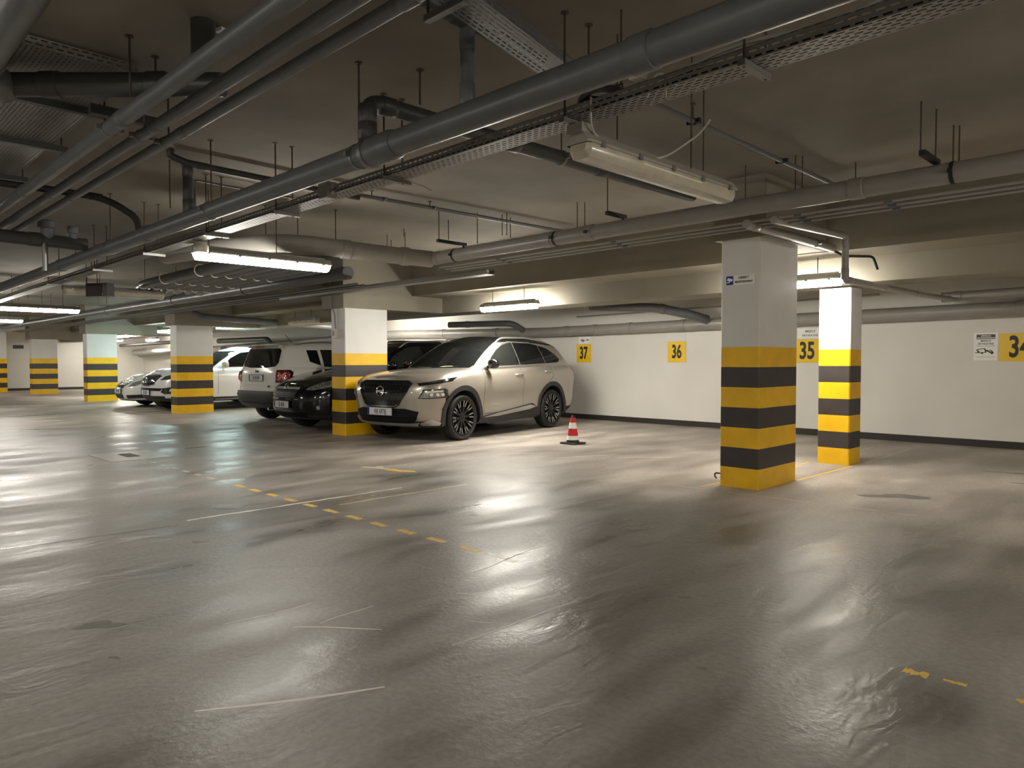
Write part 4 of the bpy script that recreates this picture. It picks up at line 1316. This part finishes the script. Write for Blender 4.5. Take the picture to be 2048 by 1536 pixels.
for y, z, xe, lab in ((5.97, 2.472, 1.2, 'thin conduit slung closest under the long pipe on the right'), (6.07, 2.46, 1.2, 'thin conduit, middle of three under the long pipe on the right'), (6.17, 2.45, 1.2, 'thin conduit farthest out of three under the long pipe on the right')):
    o = tag(obj('conduit', tube([(-7.3, y, z), (xe, y, z + .01)], .011, 8), M_PVCL), lab, 'conduit', 'conduits under the long right pipe')
    for x in (-6.2, -4.5, -2.6, -1.9):
        bm = bmesh.new(); sweep(bm, [(x - .03, y, z), (x + .03, y, z)], .015, 8)
        obj('conduit_clip', bm, M_PVC, o)
# the run continues to the left as a thick lagged pipe
pipe('drain_pipe', 'thick grey pipe under the ceiling in front of the far pillars', [(-34, 5.9, 2.62), (-9.5, 6.0, 2.60)], .10, M_PVC, 0, couplings=[(0, 17.6), (0, 13), (0, 21)], cm=M_BLK)
for y, z, lab in ((6.22, 2.46, 'nearest slim conduit under the thick far pipe'), (6.35, 2.45, 'middle slim conduit under the thick far pipe'), (6.48, 2.44, 'outer slim conduit under the thick far pipe')):
    tag(obj('conduit', tube([(-34, y, z), (-9.6, y, z)], .018, 8), M_PVC), lab, 'conduit', 'conduits under the thick far pipe')
pipe('lagged_duct', 'bulky grey duct sagging above the brightest lamp and bending to the right', [(-9.6, 3.4, 2.60), (-8.6, 3.55, 2.60), (-7.7, 4.05, 2.63), (-7.46, 5.2, 2.585), (-7.34, 5.87, 2.575)], .105, M_PVCL, .35, couplings=[(3, .3), (2, .7)], rods=[(-7.55, 4.60, 2.70), (-7.9, 3.9, 2.72)], cat='duct')
# bank of parallel hoses with ring joints
for i in range(6):
    y = 3.95 + .2 * i
    o = pipe('hose', ['first hose counted from the aisle in the bank behind the brightest lamp', 'second hose counted from the aisle in the bank behind the brightest lamp', 'third hose counted from the aisle in the bank behind the brightest lamp', 'fourth hose counted from the aisle in the bank behind the brightest lamp', 'fifth hose counted from the aisle in the bank behind the brightest lamp', 'hose farthest from the aisle in the bank behind the brightest lamp'][i],
             [(-13.2, y + .3, 2.52), (-12.4, y + .1, 2.50), (-8.4, y, 2.49)], .075, M_PVC, .3, couplings=[], seg=14, group='bank of grey hoses')
    for x in (-11.2, -12.2, -9.9):
        bm = bmesh.new()
        P = [Vector((x - .06 * i * 0, y + (.02 if x < -12 else 0), 2.495)) + Vector((0, .081 * math.cos(a), .081 * math.sin(a))) for a in [PI * k / 10 for k in range(21)]]
        sweep(bm, P, .008, 6)
        obj('ring_joint', bm, M_WIRE, o, True)
# tray seen edge-on behind the brightest lamp
o = thing('cable_tray', 'narrow cable tray running from the duct bend to the pillar beside the beige car', 'cable tray', (0, 0, 0))
bm = bmesh.new(); add_box(bm, (-9.7, 6.5, 2.40), (5.6, .16, .012)); add_box(bm, (-9.7, 6.42, 2.43), (5.6, .006, .06)); add_box(bm, (-9.7, 6.58, 2.43), (5.6, .006, .06))
obj('tray_channel', bm, mat('dull_steel', (.20, .19, .17), .5, metal=.4), o)
tag(obj('cable_bundle', tube([(-12.5, 6.50, 2.44), (-9.5, 6.51, 2.425), (-6.95, 6.5, 2.44)], .025, 8), M_WIRE), 'pale cable bundle lying in the narrow tray beside the middle pillar', 'cable')
# thin services near the ceiling
pipe('thin_pipe', 'thin pipe under the ceiling in the middle, crossing towards the wall', [(-6.44, 3.95, 2.98), (-6.33, 7.4, 2.98)], .022, M_PVC, 0, clamps=[(0, .55), (0, 1.2)], seg=10, rods=[(-6.43, 4.35, 2.98), (-6.4, 5.1, 2.98)])
o = pipe('thin_pipe', 'thin pipe under the ceiling, right of the unlit lamp', [(-2.70, 3.6, 2.93), (-2.72, 7.2, 2.93)], .019, M_PVC, 0, clamps=[(0, .9), (0, 2.3)], seg=10, cm=M_BLK, rods=[(-2.70, 4.48, 2.93)])
pipe('thin_pipe', 'slim bent conduit behind the upright tee pipe', [(-7.0, 2.75, 2.55), (-7.0, 2.75, 2.98), (-7.05, 3.9, 2.98)], .012, M_PVC, .03, seg=8)
# pipes around the lit lamp by the two near pillars
pipe('drop_pipe', 'grey pipe that drops beside the lit lamp and turns towards the wall', [(-2.80, 5.95, 2.46), (-2.80, 7.55, 2.52), (-2.80, 7.55, 2.08), (-2.80, 10.2, 2.09), (-2.80, 11.6, 2.12)], .034, M_PVCL, .06, couplings=[(1, .07), (1, .38), (2, .09), (2, 1.2), (2, 2.3)])
pipe('side_pipe', 'short grey pipe against the crossbeam over the nearest pillar', [(-3.05, 5.95, 2.46), (-3.05, 7.88, 2.455)], .040, M_PVCL, 0, couplings=[(0, .15)], clamps=[(0, 1.45)])
pipe('lamp_cable', 'black cable dangling from the short pipe down to the lit lamp', [(-3.05, 7.86, 2.44), (-2.98, 8.0, 2.38), (-2.85, 8.05, 2.37), (-2.72, 8.1, 2.36), (-2.68, 8.12, 2.22)], .014, M_CABLE, .04, seg=8, cat='cable')
# pipes along the wall
pipe('wall_pipe', 'long grey drain pipe running along the wall above the numbered signs', [(-37.8, 12.08, 1.60), (-16.6, 12.08, 2.03), (-11.0, 12.08, 1.915), (4.9, 12.08, 2.045)], .105, M_PVCL, 0, couplings=[(2, .6), (2, 1.4), (2, 2.3), (2, 3.55), (2, 4.35), (2, 5.1), (2, 8.9), (1, 2), (1, 4)])
pipe('wall_pipe', 'upper grey pipe near the wall at the right edge', [(-3.0, 11.75, 2.17), (4.9, 11.75, 2.27)], .07, M_PVCL, 0, couplings=[(0, .2), (0, 2.5)])
pipe('wall_branch', 'grey branch pipe stepping down into the wall pipe right of the 36 sign', [(-9.0, 11.2, 2.34), (-7.6, 11.4, 2.25), (-7.05, 11.75, 2.10), (-6.9, 12.0, 2.02)], .085, M_PVC, .2, couplings=[(1, .1)])
pipe('wall_branch', 'grey branch pipe with an elbow above the roof of the beige car', [(-13.1, 11.0, 2.12), (-11.55, 11.55, 2.12), (-11.6, 11.95, 1.98)], .07, M_PVC, .2, couplings=[(0, .5)])
tag(obj('conduit', tube([(-10.2, 12.2, 2.23), (-4.0, 12.2, 2.31)], .016, 8), M_PVCL), 'pale thin conduit along the wall above the big wall pipe', 'conduit')
pipe('far_pipe', 'grey pipe with an elbow running over the silver car', [(-17.3, 6.7, 2.42), (-17.2, 6.9, 2.32), (-17.2, 11.8, 2.14)], .075, M_PVC, .1, couplings=[(1, .5)])
pipe('far_pipe', 'lagged grey pipe end above the white saloon car', [(-37, 11.6, 1.70), (-27, 11.6, 1.74)], .13, M_PVCL, 0, couplings=[(0, 2.0), (0, 5)])
pipe('far_pipe', 'dark pipe with a drop at the far end, above the white saloon car', [(-37, 11.0, 2.02), (-29.4, 11.0, 2.06), (-29.0, 11.3, 1.70)], .07, M_PVCD, .25)
pipe('far_pipe', 'dark elbowed pipe over the silver car by the pale green wall', [(-26.5, 11.2, 2.02), (-23.0, 11.4, 2.02), (-22.9, 11.5, 1.70)], .09, M_PVCD, .25)

# ------------------------------------------------------------------ perforated cable trays
def tray_run(name, label, p, q, width, hgt, m=M_TRAY, end=False, group=None):
    """open channel from p to q (points on the middle of the bottom)"""
    p, q = Vector(p), Vector(q)
    t = (q - p).normalized()
    L = (q - p).length
    s = Vector((0, 0, 1)).cross(t).normalized()
    u = Vector((0, 0, 1))
    w2 = width / 2
    prof = [s * w2 - s * .012 + u * hgt, s * w2 + u * hgt, s * w2, -s * w2, -s * w2 + u * hgt, -s * w2 + s * .012 + u * hgt]
    cs = [0]
    for a, b in zip(prof, prof[1:]):
        cs.append(cs[-1] + (b - a).length)
    bm = bmesh.new()
    uvl = bm.loops.layers.uv.new('UVMap')
    a = [bm.verts.new(p + v) for v in prof]
    b = [bm.verts.new(q + v) for v in prof]
    for i in range(5):
        f = bm.faces.new((a[i], b[i], b[i + 1], a[i + 1]))
        for lp, uv in zip(f.loops, ((0, cs[i]), (L, cs[i]), (L, cs[i + 1]), (0, cs[i + 1]))):
            lp[uvl].uv = uv
        if i in (0, 4):
            f.material_index = 1
    if end:
        vs = [bm.verts.new(p + v) for v in prof[1:5]]
        f = bm.faces.new(vs)
        for lp, uv in zip(f.loops, ((0, 0), (0, hgt), (width, hgt), (width, 0))):
            lp[uvl].uv = uv
    o = thing(name, label, 'cable tray', (0, 0, 0), 0, group)
    obj('tray_channel', bm, [m, M_STEEL], o)
    return o, t, s

o, t, s = tray_run('cable_tray', 'long perforated cable tray running just below the large drain pipe', (-30, 2.95, 2.40), (1.2, 2.95, 2.53), .155, .06)
for x, rods in ((-1.48, 1), (-2.47, 1), (-4.07, 2), (-5.60, 2), (-7.0, 2), (-8.7, 2), (-10.6, 2), (-13, 2)):
    z = 2.40 + .13 * (x + 30) / 31.2
    bm = bmesh.new(); add_box(bm, (x, 2.95, z - .014), (.035, .24, .026))
    obj('support_strut', bm, M_STEEL, o)
    for y in (2.855, 3.005) if rods == 2 else (2.855, 3.05):
        bm = bmesh.new(); sweep(bm, [(x, y, z - .03), (x, y, ZC + .004)], .006, 6)
        lathe(bm, [(0, ZC - .005), (.022, ZC - .005), (.022, ZC), (0, ZC)], 10, 'Z', (x, y, 0))
        obj('hanger_rod', bm, M_ROD, o)
o2, t, s = tray_run('cable_tray', 'short perforated cross tray at the top of the photo, ending at the large drain pipe', (-2.33, 1.90, 2.79), (-2.61, 3.02, 2.80), .185, .055, perforated('perforated_dark_sheet', (.15, .155, .16)))
bm = bmesh.new(); add_box(bm, (-2.42, 2.02, 2.765), (.26, .035, .03)); obj('support_strut', bm, M_STEEL, o2)
for x in (-2.54, -2.31):
    bm = bmesh.new(); sweep(bm, [(x, 2.02, 2.76), (x, 2.02, ZC + .004)], .006, 6); obj('hanger_rod', bm, M_ROD, o2)
o3, t, s = tray_run('cable_tray', 'wide perforated tray with a closed end at upper left', (-4.66, 1.12, 2.978), (-12, 1.12, 2.978), .78, .055, perforated('perforated_pale_sheet', (.26, .25, .235)), True)
for x in (-5.53, -6.65, -8.0):
    bm = bmesh.new(); add_box(bm, (x, 1.15, 2.953), (.05, .92, .045)); obj('support_strut', bm, M_PVCD, o3)
    for y in (.72, 1.57):
        bm = bmesh.new(); sweep(bm, [(x, y, 2.91), (x, y, ZC + .004)], .006, 6); obj('hanger_rod', bm, M_ROD, o3)

# cables in the long tray
def wob(x0, x1, y, z, ay, az, n=60, zb=0.):
    return [(x0 + (x1 - x0) * i / n, y + ay * math.sin(i * .9 + y * 40) * (1 if i % 3 else .4), z + zb * i / n + az * math.sin(i * .55) ** 2) for i in range(n + 1)]
tag(obj('power_cable', tube(wob(-14, 1.0, 2.93, 2.492, .012, .02, 60, .06), .016, 8), M_CABLE, None, True), 'thick black cable lying in the long tray under the drain pipe', 'cable')
tag(obj('power_cable', tube(wob(-14, 1.0, 2.985, 2.488, .014, .012, 60, .06), .013, 8), M_CABLE, None, True), 'thinner black cable beside the thick one in the long tray', 'cable')
tag(obj('grey_cable', tube(wob(-1.85, 1.0, 2.90, 2.58, .01, .03, 24, .0), .011, 8), M_PVCL, None, True), 'light grey cable riding on the tray edge at upper right', 'cable')
coil = bmesh.new()
for k in range(3):
    sweep(coil, [Vector((-2.30 + .13 * math.cos(a), 2.93 + .05 * math.sin(a), 2.60 + .01 * k + .012 * math.sin(3 * a))) for a in [2 * PI * i / 24 for i in range(25)]], .009, 6)
tag(obj('cable_coil', coil, M_CABLE, None, True), 'coil of spare black cable on the long tray beside the white junction box', 'cable')
def jbox(x, y, z, s, m, label):
    t = thing('junction_box', label, 'junction box', (x, y, z))
    obj('case', box((0, 0, 0), (s, s * .8, s), 0, .006), m, t)
    bm = bmesh.new()
    for k in (-1, 1):
        lathe(bm, [(0, 0), (.014, 0), (.014, .02), (0, .02)], 10, 'X', (s / 2, 0, k * s * .2))
    obj('cable_gland', bm, M_WIRE, t)
    return t
jbox(-2.02, 2.86, 2.625, .075, mat('white_plastic', (.66, .60, .52), .4), 'small white junction box on the long tray near the unlit lamp')
jbox(-4.80, 2.86, 2.53, .12, mat('grey_plastic', (.30, .29, .26), .4), 'grey junction box on the long tray near the middle of the photo')
tag(obj('loose_wire', tube([(-2.30, 2.86, 2.58), (-2.36, 2.93, 2.44), (-2.41, 3.15, 2.42), (-2.43, 3.35, 2.405), (-2.36, 3.6, 2.43), (-2.20, 3.72, 2.56), (-2.12, 3.70, 2.62)], .006, 6, .08), M_WIRE, None, True), 'thin loose white wire looping from the tray over the unlit lamp', 'wire')
tag(obj('loose_wire', tube([(-1.98, 2.88, 2.50), (-1.95, 2.9, 2.60), (-1.90, 2.90, 2.595), (-1.87, 2.87, 2.47)], .005, 6, .02), M_WIRE, None, True), 'short white cable tail hanging off the long tray above the unlit lamp', 'wire')
tag(obj('loose_wire', tube([(-4.05, 3.05, 2.50), (-3.96, 3.10, 2.46), (-3.92, 3.14, 2.43)], .004, 6), M_WIRE, None, True), 'short pale wire end under the tray next to the drain socket', 'wire')

# free hanging threaded rods
for k, (x, y, z, lab) in enumerate([
    (-7.55, 4.60, 2.72, 'bare threaded rod just left of the beige car roof, over the lagged duct'),
    (-6.48, 5.89, 2.68, 'bare rod meeting the long right pipe above the beige car'),
    (-5.22, 6.38, 2.72, 'right one of a close pair of rods behind the long right pipe'),
    (-5.27, 6.31, 2.72, 'left one of a close pair of rods behind the long right pipe'),
    (-6.37, 6.20, 2.80, 'first of three close rods above the lit lamp at the wall'),
    (-6.25, 6.16, 2.78, 'second of three close rods above the lit lamp at the wall'),
    (-6.41, 6.38, 2.80, 'third of three close rods above the lit lamp at the wall'),
    (-3.20, 6.22, 2.75, 'rod in front of the nearest pillar, above the long pipe'),
    (-2.74, 6.23, 2.75, 'left of two rods at the far end of the right thin pipe'),
    (-2.71, 6.30, 2.75, 'right of two rods at the far end of the right thin pipe'),
    (-2.46, 6.85, 2.85, 'short rod above the coupling of the long right pipe'),
    (-1.54, 5.81, 2.68, 'rod just right of the black pipe clamp at right'),
    (-1.55, 6.30, 2.72, 'left one of the pair of rods at the far right'),
    (-1.52, 6.34, 2.72, 'right one of the pair of rods at the far right'),
    (-8.52, 6.02, 2.86, 'left one of three short rods left of the duct bend'),
    (-8.83, 6.31, 2.88, 'middle one of three short rods left of the duct bend'),
    (-8.18, 6.08, 2.80, 'right one of three short rods left of the duct bend'),
    (-7.08, 5.94, 2.80, 'short rod right at the duct bend'),
    (-7.95, 5.89, 2.94, 'short rod above the thin ceiling pipe in the middle'),
    (-2.25, 3.04, 2.66, 'rod rising beside the white junction box at the top of the photo'),
    (-2.30, 3.80, 2.40, 'rod holding the thin pipe right of the unlit lamp'),
    (-7.86, 4.28, 2.55, 'rod reaching down to the brightest lamp'),
]):
    bm = bmesh.new()
    sweep(bm, [(x, y, z), (x, y, ZC + .004)], .0055, 6)
    tag(obj('threaded_rod', bm, M_ROD), lab, 'rod', 'bare threaded rods')
random.seed(3)
for k in range(14):   # small far ones nobody can tell apart
    x, y = random.uniform(-22, -11), random.uniform(1.5, 5.5)
    bm = bmesh.new()
    sweep(bm, [(x, y, random.uniform(2.55, 2.8)), (x, y, ZC + .004)], .0055, 6)
    tag(obj('threaded_rod', bm, M_ROD), 'thin far threaded rod hanging from the ceiling at left', 'rod', 'far threaded rods at left')

# sounder on the tray
t = thing('alarm_sounder', 'round cream alarm sounder under the tray, just above the brightest lamp', 'alarm', (-7.50, 3.0, 2.43))
bm = bmesh.new(); lathe(bm, [(0, .055), (.05, .055), (.055, .05), (.055, .02), (.072, .018), (.075, .0), (.072, -.045), (.066, -.055), (0, -.058)], 28)
obj('housing', bm, M_IVORY, t, True)
bm = bmesh.new(); lathe(bm, [(0, -.058), (.03, -.058), (.026, -.064), (0, -.065)], 20)
obj('sounder_lens', bm, M_LENSW, t, True)

# ------------------------------------------------------------------ lamps
def batten(loc, rz, L, lit, label, drop=True, rods=True, ry=(-.28, .30), m=None, zc=ZC, group=None):
    """weatherproof double-tube batten, along local y"""
    t = thing('batten_lamp', label, 'lamp', loc, rz, group)
    W2 = .078
    bm = bmesh.new()
    # housing: trapezoid, closed ends
    prof = [(-W2, .0), (-W2 - .006, .012), (-W2 + .008, .03), (-.045, .062), (.045, .062), (W2 - .008, .03), (W2 + .006, .012), (W2, .0)]
    n = len(prof)
    ys = [-L / 2, -L / 2 + .02, L / 2 - .02, L / 2]
    sc = [.86, 1, 1, .86]
    R = [[bm.verts.new((x * s_, y, z)) for x, z in prof] for y, s_ in zip(ys, sc)]
    for a, b in zip(R, R[1:]):
        for i in range(n - 1):
            bm.faces.new((a[i], a[i + 1], b[i + 1], b[i]))
    bm.faces.new(R[0]); bm.faces.new(R[-1][::-1])
    obj('housing', bm, M_LAMPBODY, t, True, 30)
    bm = bmesh.new()
    prof = [(-W2 + .004, .0), (-W2 + .006, -.035), (-.055, -.068), (0, -.075), (.055, -.068), (W2 - .006, -.035), (W2 - .004, .0)]
    n = len(prof)
    ys = [-L / 2 + .01, -L / 2 + .035, L / 2 - .035, L / 2 - .01]
    sc = [.72, 1, 1, .72]
    R = [[bm.verts.new((x * s_, y, z * (s_ ** 2))) for x, z in prof] for y, s_ in zip(ys, sc)]
    for a, b in zip(R, R[1:]):
        for i in range(n - 1):
            bm.faces.new((a[i], a[i + 1], b[i + 1], b[i]))
    bm.faces.new(R[0]); bm.faces.new(R[-1][::-1])
    obj('diffuser', bm, m or (M_LIT if lit else M_OFF), t, True, 30)
    bm = bmesh.new()
    k = 5
    for i in range(k):
        y = -L / 2 + .12 + (L - .24) * i / (k - 1)
        for sg in (1, -1):
            add_box(bm, (sg * (W2 + .006), y, .004), (.010, .03, .03))
    obj('clip', bm, M_STEEL, t)
    bm = bmesh.new(); add_box(bm, (0, 0, .072), (.04, L * .92, .022)); obj('mounting_rail', bm, M_STEEL, t)
    if rods:
        for y in (L * ry[0], L * ry[1]):
            bm = bmesh.new(); sweep(bm, [(0, y, .06), (0, y, zc - loc[2])], .005, 6)
            obj('hanger_rod', bm, M_ROD, t)
    return t
L1 = batten((-2.43, 3.69, 2.385), 0, 1.57, False, 'unlit batten lamp with a dusty clear cover at upper right of the middle')
bm = bmesh.new(); add_box(bm, (0, -.76, .075), (.10, .09, .05)); add_box(bm, (-.03, -.76, .095), (.05, .05, .04)); obj('end_bracket', bm, M_LAMPBODY, L1)
for sg in (-1, 1):
    bm = bmesh.new(); lathe(bm, [(0, -.70), (.013, -.70), (.013, .70), (0, .70)], 10, 'Y', (sg * .034, 0, -.012)); obj('tube', bm, M_LAMPBODY, L1, True)
bm = bmesh.new(); add_box(bm, (.0715, .02, -.022), (.006, .62, .008)); obj('cover_strip', bm, mat('bright_strip', (.9, .86, .72), .12, coat=.5), L1)
batten((-7.60, 3.75, 2.385), 0, 1.57, True, 'brightest lit batten lamp, above the black car and the middle pillar', ry=(-.40, .08), m=mat('lit_diffuser_bright_tube', (.9, .88, .8), .4, emit=(1, .95, .85), estr=21))
batten((-17.8, 3.70, 2.385), 0, 1.57, True, 'lit batten lamp at the left edge of the photo')
L6 = batten((-12.85, 3.76, 2.385), 0, 1.5, False, 'unlit clear batten lamp at left with a dark box in front of it')
batten((-8.50, 8.42, 2.175), PI / 2, 1.28, True, 'lit batten lamp against the beam above the beige car', zc=2.45, m=M_LITB)
batten((-3.78, 8.40, 2.185), PI / 2, 1.28, True, 'lit batten lamp in front of the slimmer near pillar', zc=2.45, m=mat('lit_diffuser_old_tube', (.9, .88, .8), .4, emit=(1, .95, .85), estr=38))
batten((-23.9, 8.45, 2.26), PI / 2, 1.28, True, 'lit cool white lamp left of the pillar by the silver car', zc=2.45, m=M_LITC)
batten((-19.4, 8.45, 2.24), PI / 2, 1.28, True, 'lit cool white lamp above the silver car', zc=2.45, m=M_LITC)
batten((-15.3, 8.45, 2.20), PI / 2, 1.28, False, 'unlit lamp above the white boxy car', zc=2.45)
batten((-28.3, 8.45, 2.20), PI / 2, 1.28, True, 'lit lamp glimpsed just right of the pale green pillar', zc=2.45, m=M_LITB)
batten((-35.6, 9.9, 2.25), 0, 1.57, True, 'added lit batten lamp brightening the far wall, unseen behind the pale green pillar', zc=2.45)  # added fill lamp, kept out of view, brightens the far wall
batten((-33.4, 11.2, 2.25), PI / 2, 1.28, True, 'lit batten lamp over the far corner bay', zc=2.45)
batten((-23.2, 3.70, 2.385), 0, 1.57, True, 'lit batten lamp beyond the left edge of the photo')
batten((-33.5, 3.70, 2.385), 0, 1.57, True, 'lit batten lamp at the far end of the aisle', group=None)
batten((-15.9, 10.6, 2.28), PI / 2, 1.28, True, 'added lit batten lamp for the upper wall, unseen behind the pillar beside the beige car', zc=2.45, m=M_LITB)  # unseen lamp added to lift the upper wall, pipes and car tops
# the next lamps of the same rows, behind and beside the camera
batten((2.9, 8.40, 2.185), PI / 2, 1.28, True, 'lit batten lamp over the bays to the right of the camera', zc=2.45)
batten((2.70, 3.72, 2.385), 0, 1.57, True, 'lit batten lamp of the same row, to the right of the camera')
batten((2.70, -3.2, 2.385), 0, 1.57, True, 'lit batten lamp over the opposite bays, behind the camera and to its right')
batten((-7.60, -3.2, 2.385), 0, 1.57, True, 'lit batten lamp over the opposite bays, left of the camera')
batten((-2.43, -3.2, 2.385), 0, 1.57, True, 'lit batten lamp over the opposite bays, behind the camera', m=M_LITB)
batten((-16.0, -3.2, 2.385), 0, 1.57, True, 'lit batten lamp over the opposite bays, far left')

# dark indicator box beside the unlit left lamp
t = thing('sign_box', 'dark rectangular box hanging in front of the unlit lamp at left', 'box', (-12.35, 3.36, 2.36))
obj('case', box((0, 0, 0), (.30, .14, .20), math.radians(35), .006), mat('box_dark', (.045, .034, .032), .35), t)
obj('side_cover', box((.19, .10, 0), (.08, .16, .20), math.radians(35), .004), mat('box_grey', (.10, .10, .10), .4), t)
obj('indicator', box((.215, .03, -.075), (.055, .01, .03), math.radians(35)), M_LENSW, t)
bm = bmesh.new(); sweep(bm, [(0, 0, .10), (0, 0, ZC - 2.36)], .006, 6); obj('hanger_rod', bm, M_ROD, t)

tag(obj('white_tag', box((-3.90, 1.71, ZC - .01), (.05, .10, .02), .3), M_SIGNW), 'small white tag fixed to the ceiling beside the dark stub pipe', 'tag')
# small grey notices on the far walls
tag(obj('wall_notice', box((XL + .006, 7.15, 1.93), (.012, .40, .16)), mat('sign_grey', (.07, .07, .065), .5)), 'small dark notice high on the far wall at the left edge', 'sign')
tag(obj('wall_notice', box((-37.0, YW - .006, 1.62), (.42, .012, .16)), mat('sign_grey', (.07, .07, .065), .5)), 'small dark notice on the wall left of the lagged pipe end', 'sign')
t = thing('parking_number_sign', 'far yellow bay sign below the lagged pipe end', 'sign', (-28.2, YW, 1.44))
obj('plate', box((0, -.006, 0), (.40, .012, .40)), M_SIGNY, t)

# ------------------------------------------------------------------ world, view
w = bpy.data.worlds.new('world')
SC.world = w
w.use_nodes = True
w.node_tree.nodes['Background'].inputs['Color'].default_value = (.02, .02, .02, 1)
w.node_tree.nodes['Background'].inputs['Strength'].default_value = 0.0
SC.view_settings.view_transform = 'Standard'
SC.view_settings.look = 'None'
SC.view_settings.exposure = 1.62
SC.view_settings.gamma = 1.0
try:
    SC.view_settings.use_curve_mapping = False
except Exception:
    pass
SC.cycles.use_denoising = True
SC.cycles.adaptive_threshold = .015
SC.cycles.max_bounces = 8
SC.cycles.diffuse_bounces = 5
SC.cycles.glossy_bounces = 4
SC.cycles.transparent_max_bounces = 12
SC.cycles.sample_clamp_indirect = 8
